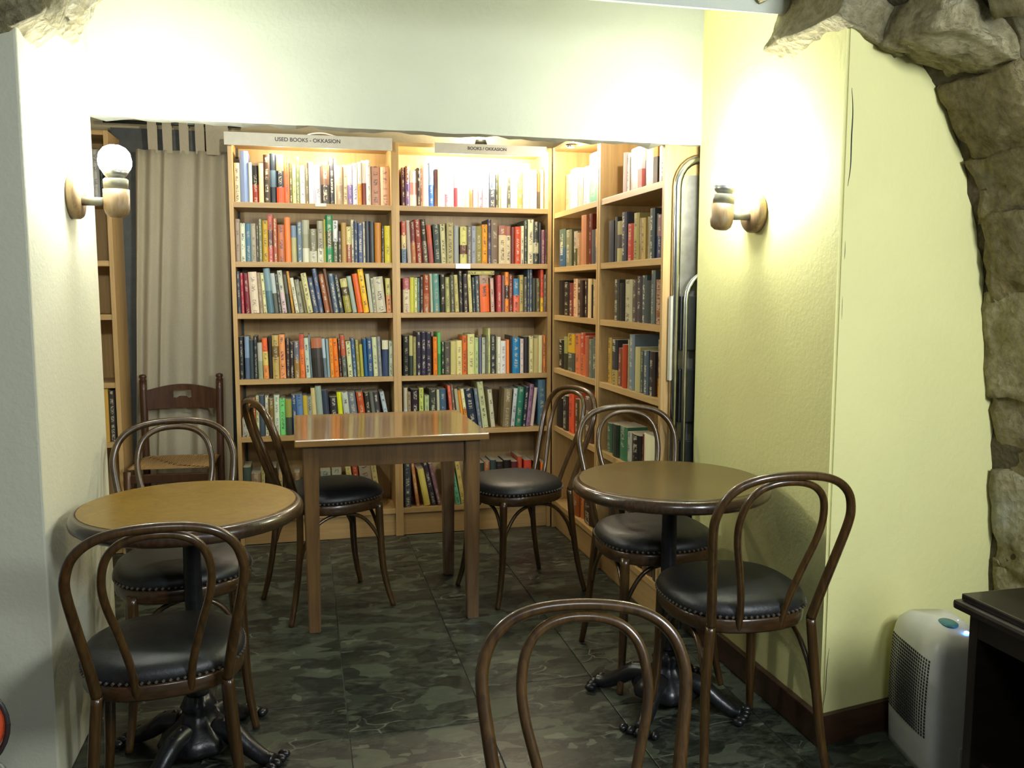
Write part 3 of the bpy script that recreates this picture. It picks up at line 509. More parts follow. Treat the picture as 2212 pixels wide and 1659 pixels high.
def add_rows(rows, plane):
    for key, (ox, oy, sc, gain, txt) in rows.items():
        if key[0] == '0': si = 0 if key[1] == 'a' else 4
        else: si = int(key[1]) - 1
        zt = (TOPS if plane == 'y' else STOPS)[si]
        for n, e in enumerate(txt.split(';')):
            p = e.split(','); x0, x1, top = float(p[0]), float(p[1]), float(p[2]); cols = p[3].split('/'); lean = float(p[4]) if len(p) > 4 else 0.0
            inset = rb.uniform(0.012, 0.030) + (0.045 if si == 0 else 0.0)
            # base edge of the spine: image row of the shelf top at this column
            def world(xc, yc):
                X, Y = ox + xc / sc, oy + yc / sc
                return at_y(X, Y, YF + inset) if plane == 'y' else at_x(X, Y, XF + inset)
            ci = 0 if plane == 'y' else 1
            # base point: find crop row where z == zt
            yc = top
            for _ in range(6):
                a = world(x0, yc)[2]; bb = world(x0, yc + 10)[2]; yc += (zt - a) / (bb - a) * 10
            q0, q1 = world(x0, yc), world(x1, yc); T = world(x0 + lean, top); 
            w = abs(q1[ci] - q0[ci]) * 0.985; hw_ = w; hz = T[2] - zt; dx = (world(x0 + lean, yc)[ci] - q0[ci]) * (1 if plane == 'y' else -1)
            ang = math.atan2(dx, hz) if lean else rb.uniform(-0.006, 0.006)
            lo_, hi_ = (q0[0], q1[0]) if plane == 'y' else (-q0[1], -q1[1])
            if n == 0: prev = None
            if prev:
                hm = min(hz, prev[2]); lo_ = max(lo_, prev[0] + 0.0003); mn = (prev[0] - lo_) / hm + math.tan(prev[1]); ang = max(ang, math.atan(mn))
            if plane == 'y':
                cl_, cr_ = {'L': (-0.3125, 0.4465), 'R': (0.4885, 1.2655), '0': (-1.64, -0.8825)}[key[0]]
            else: cl_, cr_ = {'A': (-4.4265, -3.7435), 'B': (-3.6965, -3.0135)}[key[0]]
            lo_ = max(lo_, cl_ + 0.001); w = max(0.006, min(w, hi_ - lo_, cr_ - lo_ - 0.001)); ang = max(ang, -math.atan((lo_ - cl_) / hz)); ang = min(ang, math.atan(max(0, cr_ - lo_ - w) / hz)); w *= math.cos(ang)
            prev = (lo_ + w / math.cos(ang), ang, hz)
            h = max(0.09, math.hypot(hz, dx) if lean else hz); d = min(0.215, max(0.10, h * 0.68)) * rb.uniform(0.92, 1.05)
            d = min(d, 0.205)
            if si > 0 or plane == 'x':
                lim = ((TOPS if plane == 'y' else STOPS)[si - 1] - 0.026 if si > 0 else 1.998) - 0.004 - zt; h = min(h, (lim - w * abs(math.sin(ang))) / math.cos(ang))
            if plane == 'y': base = Vector((lo_, YF + inset, zt)); R = Matrix.Identity(4)
            else: base = Vector((XF + inset, -lo_, zt)); R = Matrix.Rotation(-PI / 2, 4, 'Z')
            # lean about the bottom corner that carries the book
            piv = Matrix.Translation((w / 2, 0, 0)) if ang <= 0 else Matrix.Translation((-w / 2, 0, 0))
            L = (Matrix.Translation((0, 0, 0)) if ang <= 0 else Matrix.Translation((w, 0, 0))) @ Matrix.Rotation(ang, 4, 'Y') @ piv
            Mx = Matrix.Translation(base + Vector((0, 0, 0.0006))) @ R @ L
            vis = {'L5': 0.65, 'R5': 0.8, 'L6': 0.25, 'R6': 0.35, 'A5': 0.5, 'A6': 0.4, 'B6': 0.3, 'B5': 0.7, '0b': 0.8}.get(key, 1.0)
            area = (x1 - x0) / sc * (yc - top) / sc * vis
            c = cname(cols[0]); c2 = cname(cols[-1]); col = c if c == c2 or len(cols) == 1 else c + ' and ' + c2
            lab = '%s book, %s from left on %s of %s' % (col, ORD[n], SH[si], CASE[key[0]])
            books.append(dict(w=w, d=d, h=h, cols=cols, M=Mx, area=area, label=lab, group='books on the %s of %s' % (SH[si], CASE[key[0]]), gain=gain, seed=len(books)))
add_rows(ROWS, 'y'); add_rows(SIDE, 'x'); add_rows(LEFT0, 'y')
# books lying flat on top of standing ones
def flat(px0, px1, py, thick, col, lab):
    a = at_y(px0, py, YF + 0.03); b = at_y(px1, py, YF + 0.03); w = b[0] - a[0]
    Mx = Matrix.Translation((a[0], YF + 0.03, a[2])) @ Matrix.Rotation(PI / 2, 4, 'Y') @ Matrix.Translation((-thick / 2, 0, 0))
    books.append(dict(w=thick, d=0.13, h=w, cols=[col], M=Mx, area=9999, label=lab, group='books lying flat on other books', gain=1.2, seed=900 + len(books)))
flat(1011, 1068, 593.6, 0.022, 'c0b870', 'cream book lying flat on the books of the third shelf, right back bookcase')
order = sorted(range(len(books)), key=lambda i: -books[i]['area'])
indiv = set(order[:300]); sbm, scl, stl, suv = new_book_bm(); seen_lab = {}
for i, b in enumerate(books):
    if i in indiv:
        bm, cl, tl, uvl = new_book_bm(); book_bm(bm, cl, tl, uvl, b['w'], b['d'], b['h'], b['cols'], Matrix.Identity(4), b['seed'], b['gain'])
        o = mkobj('book', bm, 'book'); o.matrix_world = b['M']; tag(o, b['label'], 'book', b['group'])
    else: book_bm(sbm, scl, stl, suv, b['w'], b['d'], b['h'], b['cols'], b['M'], b['seed'], b['gain'])
tag(mkobj('book_rows', sbm, 'book'), 'remaining thin books packed on the side, bottom and hidden shelves', 'books', kind='stuff')

# ================================================================ SIGNS ON THE BOOKCASES
def sign(x0, x1, z0, z1, tilt, text, size, tx, label):
    t = empty('sign_board', (x0, YF - 0.028, z0)); t.rotation_euler = (math.radians(-4), math.radians(tilt), 0); tag(t, label, 'sign', 'sign boards on the back bookcases')
    mbox('board', (0, 0, 0), (x1 - x0, 0.006, z1 - z0), 'board', t, 0.001)
    cu = bpy.data.curves.new('lettering', 'FONT'); cu.body = text; cu.size = size; cu.align_x = 'CENTER'; cu.align_y = 'CENTER'; cu.offset = 0.0006
    to = bpy.data.objects.new('lettering_curve', cu); COL.objects.link(to); bpy.context.view_layer.update()
    me = bpy.data.meshes.new_from_object(to.evaluated_get(bpy.context.evaluated_depsgraph_get())); bpy.data.objects.remove(to)
    me.materials.clear(); me.materials.append(M['ink'])
    o = bpy.data.objects.new('lettering', me); link(o, t); o.location = (tx, -0.0008, (z1 - z0) * 0.55); o.rotation_euler = (PI / 2, 0, 0)
    return t
sign(-0.345, 0.452, 1.972, 2.034, 0.0, 'USED BOOKS - OKKASION', 0.026, 0.39, 'long grey sign board USED BOOKS on top of left back bookcase')
sign(0.665, 1.25, 1.970, 2.022, 0.0, 'BOOKS / OKKASION', 0.022, 0.27, 'shorter grey sign board on top of right back bookcase')
for px, py, w, h, lab in [(693, 443, 0.055, 0.016, 'small clear label holder on top shelf edge of left back bookcase'), (1000, 575, 0.078, 0.026, 'clear label holder on second shelf edge of right back bookcase')]:
    c = at_y(px, py, YF); tag(mbox('label_holder', (c[0] - w / 2, YF - 0.004, c[2] - h / 2), (c[0] + w / 2, YF - 0.0005, c[2] + h / 2), 'tag', bevel=0.001), lab, 'label', 'shelf label holders')
bm = bmesh.new(); tube(bm, catmull([(0.03, 4.47, 2.028), (0.06, 4.46, 2.045), (0.12, 4.47, 2.052), (0.18, 4.48, 2.040), (0.25, 4.50, 2.026)], 6), 0.004, 6)
tag(mkobj('cable', bm, 'white_plastic', smooth=True), 'pale looped cable lying on top of left back bookcase', 'cable')
bm = box(bmesh.new(), (0.47, 4.43, 2.022), (0.57, 4.60, 2.034), 0.002)
# ---------------------------------------------------------------- lamps under the top panels
for (x, y, z), e, lab in SHELF_LAMPS:
    t = empty('shelf_lamp', (x, y, z)); tag(t, 'small round lamp under the top of ' + lab, 'lamp', 'lamps under the bookcase tops')
    mkobj('housing', lathe(bmesh.new(), [(.024, .002), (.026, .006), (.026, .0155), (0, .0155)], 24), 'steel', t, True)
    mkobj('lens', lathe(bmesh.new(), [(0, 0), (.016, .0005), (.023, .004), (0, .005)], 24), 'spot_glow', t, True)
    lamp('shelf_lamp_light', 'POINT', (x, y, z - .018), e, (1.0, 0.90, 0.68), shadow_soft_size=0.012)
t = empty('ceiling_lamp', (-0.20, 3.62, 2.02)); tag(t, 'round ceiling lamp of the back room, hidden behind the lintel', 'ceiling lamp')
mkobj('base', lathe(bmesh.new(), [(.07, .10), (.07, .16), (0, .16)], 28), 'white_plastic', t, True)
mkobj('globe', lathe(bmesh.new(), [(0, .03), (.04, .036), (.062, .055), (.068, .08), (.062, .10), (0, .10)], 28), 'spot_glow', t, True)
lamp('ceiling_lamp_light', 'POINT', (-0.20, 3.62, 2.035), 17, (1.0, 0.93, 0.76), shadow_soft_size=0.012)
t = empty('ceiling_spotlight', (0.93, 4.56, 2.095)); tag(t, 'small spotlight above the right back bookcase, lighting the rough ceiling', 'spotlight')
mkobj('shade', lathe(bmesh.new(), [(.034, -.072), (.036, -.06), (.028, -.03), (.024, -.03), (.030, -.06)], 20), 'steel_dark', t, True)
mkobj('bulb', lathe(bmesh.new(), [(0, -.03), (.016, -.028), (.02, -.012), (.012, 0), (0, .003)], 16), 'spot_glow', t, True)
lamp('ceiling_spotlight_light', 'POINT', (0.93, 4.56, 2.11), 9, (1.0, 0.92, 0.72), shadow_soft_size=0.01)

# ================================================================ CURTAIN
ct = empty('curtain', (-0.58, 4.652, 0)); tag(ct, 'beige tab top curtain hanging between the bookcases', 'curtain')
bm = bmesh.new(); NXc, NZc = 150, 26; g = []
for i in range(NXc + 1):
    u = i / NXc; g.append([])
    for j in range(NZc + 1):
        v = j / NZc; z = 0.05 + 1.92 * v
        xl = -0.855 + 0.075 * v; xr = -0.375 + 0.025 * v
        if v > 0.5: xr += 0.006 * (v - 0.5) * 2
        s = u ** (0.8 + 0.3 * v); ph = 2 * PI * (6.2 * s + 0.9 * math.sin(3.1 * s + 0.5)) + 0.5 * math.sin(v * 2.5)
        amp = (0.018 + 0.022 * s) * (1.15 - 0.35 * v) * (0.65 + 0.35 * math.sin(9 * s + 1))
        x = xl + (xr - xl) * u + 0.010 * math.sin(ph * 0.5 + 1) * (1 - 0.4 * v)
        g[-1].append(bm.verts.new((x + 0.58, amp * math.sin(ph) + 0.006 * noise.noise(Vector((x * 20, z * 3, 0))), z)))
for i in range(NXc):
    for j in range(NZc): bm.faces.new((g[i][j], g[i + 1][j], g[i + 1][j + 1], g[i][j + 1]))
bmesh.ops.solidify(bm, geom=bm.faces[:], thickness=0.002)
mkobj('drape', bm, 'curtain', ct, True)
for px in (330, 362, 398, 432, 455, 470, 484):
    c = at_y(px, 285, 4.66); bm = bmesh.new(); x = c[0] + 0.58; w = 0.022
    P = [(-0.004, 1.955), (-0.012, 2.02), (-0.014, 2.09), (-0.008, 2.112), (0.006, 2.114), (0.014, 2.09), (0.010, 2.02), (0.004, 1.955)]
    a = [bm.verts.new((x - w, y, z)) for y, z in P]; b = [bm.verts.new((x + w * 0.9, y, z)) for y, z in P]
    for k in range(len(P) - 1): bm.faces.new((a[k], b[k], b[k + 1], a[k + 1]))
    bmesh.ops.solidify(bm, geom=bm.faces[:], thickness=0.0015); mkobj('tab', bm, 'curtain', ct)
bm = bmesh.new(); tube(bm, [(-0.92, 4.66, 2.10), (-0.28, 4.66, 2.10)], 0.009, 10)
tag(mkobj('curtain_rod', bm, 'steel_dark', smooth=True), 'thin dark rod carrying the beige curtain', 'curtain rod')

# ================================================================ SCONCES
def sconce(wx, y, z, sgn, ex, tilt, label):
    t = empty('wall_sconce', (wx, y, z)); tag(t, label, 'wall lamp', 'bare bulb wall sconces')
    Rx = Matrix.Rotation(sgn * PI / 2, 4, 'Y')
    mkobj('wall_plate', lathe(bmesh.new(), [(0.060, 0.0), (0.063, 0.006), (0.063, 0.022), (0.058, 0.030), (0.0, 0.031)], 32, mat=Rx), 'bronze', t, True)
    mkobj('arm', tube(bmesh.new(), [(sgn * 0.028, 0, -0.012), (sgn * (ex - 0.02), 0, -0.012)], 0.0125, 14), 'sconce_arm', t, True)
    T = Matrix.Translation((sgn * ex, 0, -0.012)) @ Matrix.Rotation(-sgn * tilt, 4, 'Y')
    so = mkobj('socket', lathe(bmesh.new(), [(0.0, -0.045), (0.020, -0.043), (0.031, -0.034), (0.035, -0.02), (0.036, 0.035), (0.0, 0.036)], 24, mat=T), 'bronze', t, True)
    mkobj('collar', lathe(bmesh.new(), [(0.033, 0.036), (0.034, 0.062), (0.030, 0.066), (0.0, 0.066)], 24, mat=T), 'sconce_arm', t, True)
    bl = mkobj('bulb_reflector', lathe(bmesh.new(), [(0.016, 0.062), (0.030, 0.075), (0.039, 0.090), (0.036, 0.090), (0.026, 0.078)], 28, mat=T), 'bulb_cone', t, True)
    mkobj('bulb_dome', lathe(bmesh.new(), [(0.0385, 0.090), (0.044, 0.102), (0.0455, 0.116), (0.041, 0.138), (0.030, 0.152), (0.016, 0.159), (0.0, 0.161)], 28, mat=T), 'bulb', t, True)
sconce(-0.635, 2.73, 1.546, 1, 0.122, 0.0, 'lit bare bulb sconce on the left pier')
sconce(1.40, 2.51, 1.524, -1, 0.122, 0.10, 'lit bare bulb sconce on the right pier')

# ================================================================ CHAIRS
WS, TOPZ, LEAN = 0.95, 0.855, 0.14
_m = lambda z: 0.44 + (z - 0.44) * (TOPZ - 0.44) / (0.872 - 0.44)
_Y = lambda z: -0.17 - LEAN * max(0, z - 0.40) / 0.45
OUTER = [(w * WS, _Y(_m(z)), _m(z)) for w, z in [(.150, .44), (.162, .53), (.180, .64), (.192, .725), (.190, .77), (.172, .815), (.135, .848), (.08, .866), (0, .872)]]
INNER = [(w * WS, _Y(_m(z)) + 0.006, _m(z)) for w, z in [(.062, .415), (.070, .50), (.092, .60), (.113, .68), (.119, .74), (.108, .797), (.082, .831), (.045, .848), (0, .853)]]
def mirror(P): return [(-a, b, c) for a, b, c in P] + P[-2::-1]
def bent_chair():
    t = empty('bentwood_chair', (0, 0, 0))
    mkobj('back_hoop', tube(bmesh.new(), catmull(mirror(OUTER), 6), [0.0108 + 0.0025 * abs(k / 48 - 1) ** 2 for k in range(97)], 12), 'bent', t, True)
    mkobj('inner_hoop', tube(bmesh.new(), catmull(mirror(INNER), 6), 0.0095, 12), 'bent', t, True)
    for s in (-1, 1):
        P = catmull([(s * .178, -.240, 0), (s * .166, -.212, .12), (s * .156, -.19, .28), (s * 0.1425, _Y(0.44), .44)], 6)
        mkobj('leg', tube(bmesh.new(), P, [0.0105 + 0.0028 * math.sin(PI * 0.5 * k / (len(P) - 1)) for k in range(len(P))], 12), 'bent', t, True)
        P = catmull([(s * .172, .190, 0), (s * .158, .166, .10), (s * .150, .152, .22), (s * .145, .145, .43)], 6)
        mkobj('leg', tube(bmesh.new(), P, [0.0105 + 0.0055 * k / (len(P) - 1) for k in range(len(P))], 12), 'bent', t, True)
    shp = lambda a: 1.0 + 0.035 * math.cos(4 * a) * -1 - 0.03 * math.sin(a) * -1
    mkobj('seat_frame', lathe(bmesh.new(), [(0.150, .408), (0.192, .410), (0.197, .416), (0.197, .444), (0.193, .450), (0.0, .450)], 40, shp), 'seatwood', t, True)
    mkobj('seat_cushion', lathe(bmesh.new(), [(0.190, .450), (0.199, .456), (0.200, .466), (0.192, .482), (0.172, .494), (0.13, .502), (0.07, .506), (0.0, .507)], 40, shp), 'leather', t, True)
    bm = bmesh.new()
    for k in range(76):
        a = 2 * PI * k / 76; r = 0.2005 * shp(a); bmesh.ops.create_cube(bm, size=0.0058, matrix=Matrix.Translation((r * math.cos(a), r * math.sin(a), .4575)) @ Matrix.Rotation(a, 4, 'Z') @ Matrix.Rotation(PI / 4, 4, 'X'))
    mkobj('nail_trim', bm, 'nail', t)
    legs = [(-.150, .152), (.150, .152), (.155, -.186), (-.155, -.186)]
    for k in (0, 1, 3):
        a, b = Vector((*legs[k], 0)), Vector((*legs[(k + 1) % 4], 0)); mid = (a + b) * 0.5; ins = mid * -0.06
        P = catmull([(a.x, a.y, .245), (*(a.lerp(b, .07) + ins * .4).xy, .31), (*(a.lerp(b, .24) + ins).xy, .378), (*(mid + ins).xy, .402), (*(b.lerp(a, .24) + ins).xy, .378), (*(b.lerp(a, .07) + ins * .4).xy, .31), (b.x, b.y, .245)], 5)
        mkobj('brace', tube(bmesh.new(), P, 0.0075, 8), 'bent', t, True)
    return t
CH = [((0.380, 1.027), 169.4, .90, 'dark bentwood chair in the foreground, only its hooped back in view'),
      ((-0.338, 2.118), 6.9, .94, 'dark bentwood chair in front of the golden round table by left pier'),
      ((-0.367, 2.690), 190.5, 1.0, 'dark bentwood chair behind the golden round table, facing the viewer'),
      ((1.130, 2.115), 358.5, .985, 'dark bentwood chair in front of the dark round table beside right pier'),
      ((1.132, 2.668), 177.5, 1.0, 'dark bentwood chair behind the dark round table, facing the viewer'),
      ((0.095, 3.550), 289, 1.0, 'dark bentwood chair left of the square table, turned sideways'),
      ((0.862, 3.520), 108, 1.0, 'dark bentwood chair right of the square table, turned toward it')]
c0 = bent_chair()
for i, ((x, y), a, s, lab) in enumerate(CH):
    o = c0 if i == 0 else dup(c0, (0, 0, 0), 0)
    o.location = (x, y, 0.001); o.rotation_euler = (0, 0, math.radians(a)); o.scale = (s,) * 3; tag(o, lab, 'chair', 'bentwood chairs around the cafe tables')
# rush seat chair
t = empty('rush_seat_chair', (-0.61, 4.385, 0.0)); tag(t, 'dark ladder back chair with woven rush seat in front of curtain', 'chair')
for s in (-1, 1):
    P = [(s * .178, .175, 0), (s * .178, .175, .44), (s * .182, .195, .83)]
    mkobj('leg', tube(bmesh.new(), catmull(P, 6), 0.018, 12), 'ladderwood', t, True)
    mkobj('finial', lathe(bmesh.new(), [(0.012, 0), (0.019, 0.008), (0.013, 0.018), (0.019, 0.028), (0.015, 0.038), (0.0, 0.042)], 14, mat=Matrix.Translation((s * .182, .196, .826))), 'ladderwood', t, True)
    mkobj('leg', tube(bmesh.new(), [(s * .185, -.17, 0), (s * .185, -.17, .45)], 0.019, 12), 'ladderwood', t, True)
    mkobj('stretcher', tube(bmesh.new(), [(s * .182, -.17, .17), (s * .178, .175, .17)], 0.010, 8), 'ladderwood', t, True)
for y, z, w in ((-.17, .22, .185), (.175, .2, .178), (-.17, .12, .185)): mkobj('stretcher', tube(bmesh.new(), [(-w, y, z), (w, y, z)], 0.010, 8), 'ladderwood', t, True)
for y, w in ((-.17, .185), (.175, .178)): mbox('seat_rail', (-w, y - .011, .395), (w, y + .011, .435), 'ladderwood', t, 0.003)
# crest rail with the handle slot
bm = bmesh.new(); N = 24; top = []; bot = []
ring = lambda f: [(-.176 + .352 * i / N, f(i / N)) for i in range(N + 1)]
zt_ = lambda u: .785 + .030 * math.sin(PI * u); zb_ = lambda u: .690 + .006 * math.sin(PI * u)
hz0 = lambda u: .760 - (.006 if abs(u - .5) < .045 else .016 if abs(u - .5) < .09 else .012); hz1 = lambda u: .784
cols_ = []
for i in range(N + 1):
    u = i / N; x = -.176 + .352 * u; y = .188 + .020 * math.sin(PI * u); hole = .375 <= u <= .625
    cols_.append((x, y, [zb_(u), hz0(u), hz1(u), zt_(u)], hole))
for s_, yo in ((0, -.008), (1, .008)):
    vs = [[bm.verts.new((x, y + yo, z)) for z in zz] for x, y, zz, hh in cols_]
    for i in range(N):
        for k in range(3):
            if k == 1 and cols_[i][3] and cols_[i + 1][3]: continue
            bm.faces.new((vs[i][k], vs[i + 1][k], vs[i + 1][k + 1], vs[i][k + 1]))
    top.append(vs)
A_, B_ = top
for i in range(N):
    for k in (0, 3): bm.faces.new((A_[i][k], B_[i][k], B_[i + 1][k], A_[i + 1][k]))
    if cols_[i][3] and cols_[i + 1][3]:
        for k in (1, 2): bm.faces.new((A_[i][k], B_[i][k], B_[i + 1][k], A_[i + 1][k]))
        if i == 0 or not cols_[i - 1][3]: bm.faces.new((A_[i][1], B_[i][1], B_[i][2], A_[i][2]))
        if not cols_[min(N, i + 2)][3]: bm.faces.new((A_[i + 1][1], B_[i + 1][1], B_[i + 1][2], A_[i + 1][2]))
mkobj('crest_rail', bm, 'ladderwood', t)
bm = bmesh.new(); n = 16; g = []
for i in range(n + 1):
    g.append([])
    for j in range(n + 1):
        u, v = i / n * 2 - 1, j / n * 2 - 1; g[-1].append(bm.verts.new((u * (.192 - .006 * (v + 1)), .0025 + v * .178, .447 + .012 * max(abs(u), abs(v)) - .006 * (1 - max(abs(u), abs(v))))))
for i in range(n):
    for j in range(n): bm.faces.new((g[i][j], g[i + 1][j], g[i + 1][j + 1], g[i][j + 1]))
bmesh.ops.solidify(bm, geom=bm.faces[:], thickness=0.02); mkobj('rush_seat', bm, 'rush', t, True)
t.rotation_euler = (0, 0, math.radians(-3))

# ================================================================ TABLES
def round_table(loc, rz, top, label, R=0.298):
    t = empty('round_table', loc, rz); tag(t, label, 'table', 'round pedestal cafe tables')
    zt = 0.712
    mkobj('tabletop', lathe(bmesh.new(), [(0.0, zt - .026), (R - .024, zt - .026), (R - .020, zt - .004), (R - .022, zt), (0.0, zt)], 64), top, t, False)
    mkobj('edge_moulding', lathe(bmesh.new(), [(R - .03, zt - .040), (R - .010, zt - .040), (R - .002, zt - .034), (R, zt - .026), (R - .001, zt - .016), (R - .008, zt - .006), (R - .019, zt - .001), (R - .0195, zt - .02)], 64), 'rim', t, True)
    mkobj('top_plate', lathe(bmesh.new(), [(0.02, zt - .08), (.03, zt - .06), (.11, zt - .034), (.11, zt - .026), (0, zt - .026)], 24), 'iron', t, True)
    mkobj('column', lathe(bmesh.new(), [(.030, .17), (.030, .19), (.024, .20), (.023, zt - .09), (.030, zt - .085), (.030, zt - .06), (0, zt - .06)], 20), 'iron', t, True)
    fl = lambda a: 1 + 0.05 * math.cos(10 * a)
    mkobj('base_dome', lathe(bmesh.new(), [(.10, .035), (.105, .05), (.092, .075), (.060, .10), (.044, .12), (.040, .135), (.046, .145), (.040, .155), (.033, .175), (0, .176)], 40, fl), 'iron', t, True)
    for k in range(4):
        a = PI / 4 + k * PI / 2; c, s = math.cos(a), math.sin(a)
        P = catmull([(.055 * c, .055 * s, .085), (.11 * c, .11 * s, .078), (.16 * c, .16 * s, .045), (.205 * c, .205 * s, .022), (.235 * c, .235 * s, .020)], 6)
        ft = mkobj('foot', tube(bmesh.new(), P, [.030 - .012 * q / (len(P) - 1) for q in range(len(P))], 10), 'iron', t, True)
        bm = bmesh.new()
        for kk in range(5):
            b = a + (kk - 2) * 0.10; bmesh.ops.create_icosphere(bm, subdivisions=2, radius=.012, matrix=Matrix.Translation((.242 * math.cos(b), .242 * math.sin(b), .013)) @ Matrix.Scale(1.5, 4, (math.cos(b), math.sin(b), 0)))
        mkobj('claw_toes', bm, 'iron', ft, True)
        bm = bmesh.new()
        for kk in range(7):
            q = P[3 + kk * 3]; bmesh.ops.create_icosphere(bm, subdivisions=1, radius=.011, matrix=Matrix.Translation(q + Vector((0, 0, .022 - .002 * kk))))
        mkobj('scroll_ornament', bm, 'iron', ft, True)
round_table((-0.309, 2.425, 0), 0.25, 'burl_gold', 'round table with golden burl top and black iron pedestal by left pier')
round_table((1.075, 2.405, 0), 0.05, 'burl_dark', 'round table with dark brown top and black iron pedestal by right pier')
t = empty('square_table', (0.315, 3.515, 0), math.radians(0.6)); tag(t, 'square wooden cafe table standing in the middle before the bookcases', 'table')
hx, hy = 0.36, 0.335
mbox('tabletop', (-hx, -hy, .716), (hx, hy, .742), 'oak_top', t, 0.004)
for s in (-1, 1):
    mbox('apron', (-.285, s * .272 - .01, .628), (.285, s * .272 + .01, .716), 'oak_leg', t, 0.002); mbox('apron', (s * .295 - .01, -.262, .628), (s * .295 + .01, .262, .716), 'oak_leg', t, 0.002)
    for q in (-1, 1):
        bm = bmesh.new(); a = [(s * .303 + dx * .029, q * .270 + dy * .029, .716) for dx, dy in ((-1, -1), (1, -1), (1, 1), (-1, 1))]; b = [(s * .303 + dx * .022, q * .270 + dy * .022, 0) for dx, dy in ((-1, -1), (1, -1), (1, 1), (-1, 1))]
        prism(bm, None, b, a); bmesh.ops.bevel(bm, geom=bm.edges[:], offset=0.003, segments=2, affect='EDGES'); mkobj('leg', bm, 'oak_leg', t)

# ================================================================ FOLDED STEEL LADDER BESIDE THE SIDE BOOKCASE
t = empty('folded_step_ladder', (1.48, 2.962, 0)); tag(t, 'folded steel tube step ladder wedged between side bookcase and right pier', 'ladder')
def U(hw, z1, r, y):
    P = [(-hw, y, 0.0), (-hw, y, z1 - .10)] + [(-hw + .09 * (1 - math.cos(a)), y, z1 - .10 + .10 * math.sin(a)) for a in [PI / 2 * k / 6 for k in range(1, 7)]]
    P += [(hw - .09 * (1 - math.cos(a)), y, z1 - .10 + .10 * math.sin(a)) for a in [PI / 2 * k / 6 for k in range(6, -1, -1)]] + [(hw, y, 0.0)]
    return tube(bmesh.new(), P, r, 14)
mkobj('front_frame', U(.145, 1.755, .0155, 0.012), 'steel', t, True)
mkobj('rear_frame', U(.115, 1.345, .009, -0.0135), 'steel', t, True)
for z in (.25, .52, .79, 1.06): mbox('tread', (-.128, 0, z), (.128, .024, z + .20), 'steel_dark', t, 0.004)
mbox('back_plate', (-.128, .0265, .10), (.128, .0275, 1.70), 'steel_plate', t)
mbox('label_strip', (-.168, -.002, .95), (-.160, .02, 1.26), 'board', t)
# ================================================================ DEHUMIDIFIER
t = empty('dehumidifier', (1.665, 1.925, 0)); t.rotation_euler = (0, 0, math.radians(-90 - 12)); tag(t, 'white portable dehumidifier with square hole grille and blue lights on floor', 'dehumidifier')
bm = bmesh.new(); W2, D2, HH = .125, .085, .385; N = 30; secs = []
for zi in range(19):
    z = HH * zi / 18; u = zi / 18; fd = 0.012 * math.sin(PI * min(1, u * 1.05)); bl = 0.0
    if u > .80: q = (u - .80) / .20; bl = 1 - math.sqrt(max(0, 1 - q * q))
    taper = 0.006 * (1 - u)
    w = (W2 + taper) * (1 - .16 * bl); d = D2 * (1 - .42 * bl); ring = []
    for k in range(N):
        a = 2 * PI * k / N; ca, sa = math.cos(a), math.sin(a); e = .28
        x = w * math.copysign(abs(ca) ** e, ca); y = d * math.copysign(abs(sa) ** e, sa)
        if y < 0: y -= fd * (1 - (x / w) ** 2 * .6)
        ring.append(bm.verts.new((x, y, z + (0.014 * (1 - (x / w) ** 2) if u > .8 else 0) * (u - .8) * 5)))
    secs.append(ring)
for a, b in zip(secs, secs[1:]):
    for k in range(N): bm.faces.new((a[k], a[(k + 1) % N], b[(k + 1) % N], b[k]))
bm.faces.new(secs[0][::-1]); cv = bm.verts.new((0, 0, HH + .017))
for k in range(N): bm.faces.new((secs[-1][k], secs[-1][(k + 1) % N], cv))
mkobj('housing', bm, 'white_plastic', t, True)
bm = bmesh.new()
for i in range(19):
    for j in range(24):
        x = -.098 + .196 * i / 18; z = .115 + .205 * j / 23; u = z / HH; fd = 0.012 * math.sin(PI * min(1, u * 1.05)); bl = 0
        if u > .80: q = (u - .80) / .20; bl = 1 - math.sqrt(max(0, 1 - q * q))
        w = (W2 + .006 * (1 - u)) * (1 - .16 * bl); c_ = abs(x) / w; d = D2 * (1 - .42 * bl) * (1 - c_ ** (2 / .28)) ** (.28 / 2)
        y = -d - fd * (1 - c_ ** 2 * .6); h = .0031
        vs = [bm.verts.new((x + a * h, y - .0007, z + b * h)) for a, b in ((-1, -1), (1, -1), (1, 1), (-1, 1))] + [bm.verts.new((x + a * h, y + .003, z + b * h)) for a, b in ((-1, -1), (1, -1), (1, 1), (-1, 1))]
        for f in ((0, 1, 2, 3), (0, 4, 5, 1), (1, 5, 6, 2), (2, 6, 7, 3), (3, 7, 4, 0)): bm.faces.new([vs[q] for q in f])
gr = mkobj('grille_holes', bm, 'hole', t); gr['kind'] = 'stuff'
mkobj('control_button', lathe(bmesh.new(), [(.030, 0), (.030, .004), (.026, .006), (0, .006)], 28, mat=Matrix.Translation((.032, -.004, HH + .011)) @ Matrix.Scale(.75, 4, (0, 1, 0))), 'teal_plastic', t, True)
for x, y in ((.010, .034), (.086, .016)): mkobj('indicator_light', lathe(bmesh.new(), [(.0065, 0), (.006, .004), (0, .007)], 12, mat=Matrix.Translation((x, y, HH + .006))), 'led', t, True)
mbox('side_handle', (W2 - .004, -.012, .02), (W2 + .0075, .022, .10), 'board', t, 0.003)
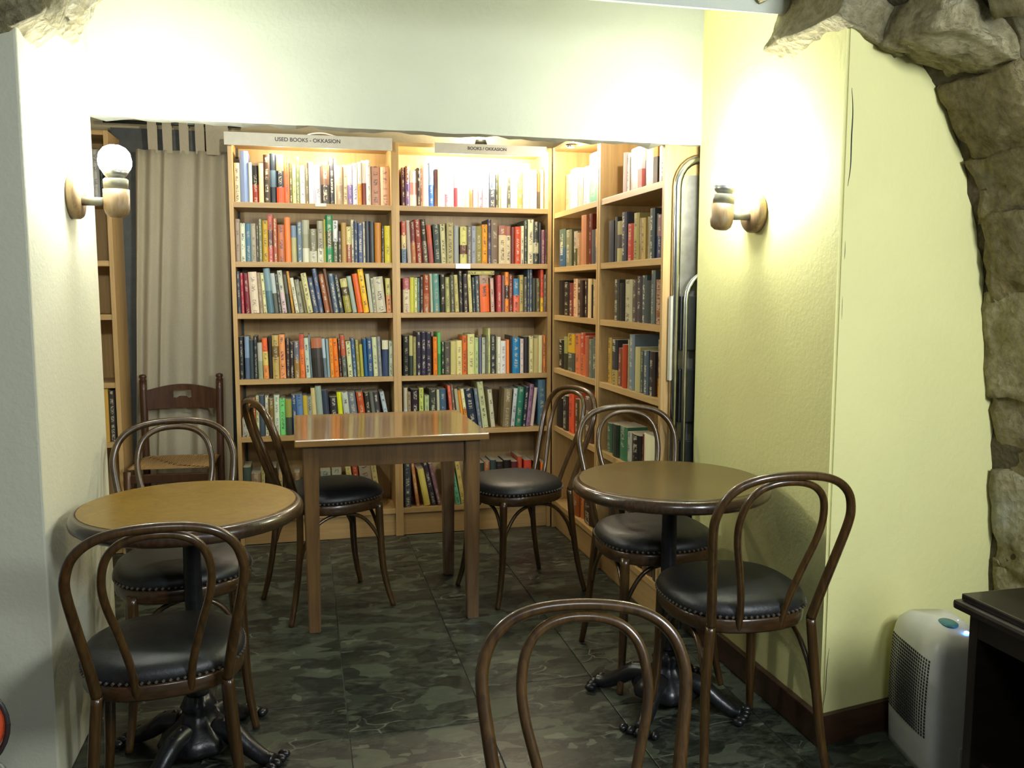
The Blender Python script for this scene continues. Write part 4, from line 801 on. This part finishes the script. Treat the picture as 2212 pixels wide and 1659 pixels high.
# ================================================================ DARK CABINET (right edge)
t = empty('dark_cabinet', (1.70, 1.21, 0)); tag(t, 'low dark wooden open cabinet with moulded top at right edge', 'cabinet')
cw, cd, chh = .27, .375, .60
mbox('top_slab', (-cw - .005, -cd - .012, .588), (cw + .01, cd + .012, .604), 'darkwood', t, 0.004)
mbox('top_moulding', (-cw - .018, -cd - .024, .566), (cw + .01, cd + .024, .588), 'darkwood', t, 0.008)
for s in (-1, 1): mbox('side_panel', (-cw + .01, s * (cd - .012) - .012, 0), (cw, s * (cd - .012) + .012, .566), 'darkwood', t, 0.002)
mbox('back_panel', (cw - .015, -cd + .024, 0), (cw, cd - .024, .566), 'darkwood', t)
mbox('shelf', (-cw + .03, -cd + .024, .20), (cw - .015, cd - .024, .222), 'darkwood', t); mbox('bottom_panel', (-cw + .02, -cd + .024, .03), (cw - .015, cd - .024, .05), 'darkwood', t); mbox('top_rail', (-cw + .012, -cd + .024, .51), (-cw + .03, cd - .024, .566), 'darkwood', t)
t = empty('water_jug', (1.545, 1.395, 0.6045)); tag(t, 'pale plastic jug with teal foot on the dark cabinet, at right edge', 'jug')
mkobj('foot', lathe(bmesh.new(), [(.045, 0), (.047, .006), (.044, .020), (.034, .024), (0, .024)], 28), 'teal_plastic', t, True)
mkobj('body', lathe(bmesh.new(), [(.033, .024), (.035, .03), (.034, .19), (.028, .205), (.020, .212), (0, .213)], 28), 'white_plastic', t, True)
# ================================================================ RED CHAIR (left edge)
t = empty('red_back_chair', (-0.652, 1.60, -0.0)); tag(t, 'red oval backed chair with black rim at the lower left edge', 'chair')
ov = [( .135 * math.cos(a), 0, .53 + .105 * math.sin(a)) for a in [2 * PI * k / 40 for k in range(40)]]
bm = bmesh.new(); c = [(x * .95, -.012, .53 + (z - .53) * .95) for x, y, z in ov]; c2 = [(x * .95, .012, z) for x, y, z in [(p[0], 0, .53 + (p[2] - .53) * .95) for p in ov]]
prism(bm, None, c, c2); mkobj('backrest', bm, 'red', t)
mkobj('rim', tube(bmesh.new(), ov + [ov[0]], .0045, 8, cap=False), 'black_plastic', t, True)
for s in (-1, 1):
    mkobj('leg', tube(bmesh.new(), catmull([(s * .09, .01, .455), (s * .13, .0, .40), (s * .16, .03, 0)], 6), .012, 10), 'grey_metal', t, True)
    mkobj('leg', tube(bmesh.new(), [(s * .12, -.30, .36), (s * .15, -.34, 0)], .012, 10), 'grey_metal', t, True)
mbox('seat', (-.16, -.36, .36), (.16, .0, .395), 'red', t, 0.012)
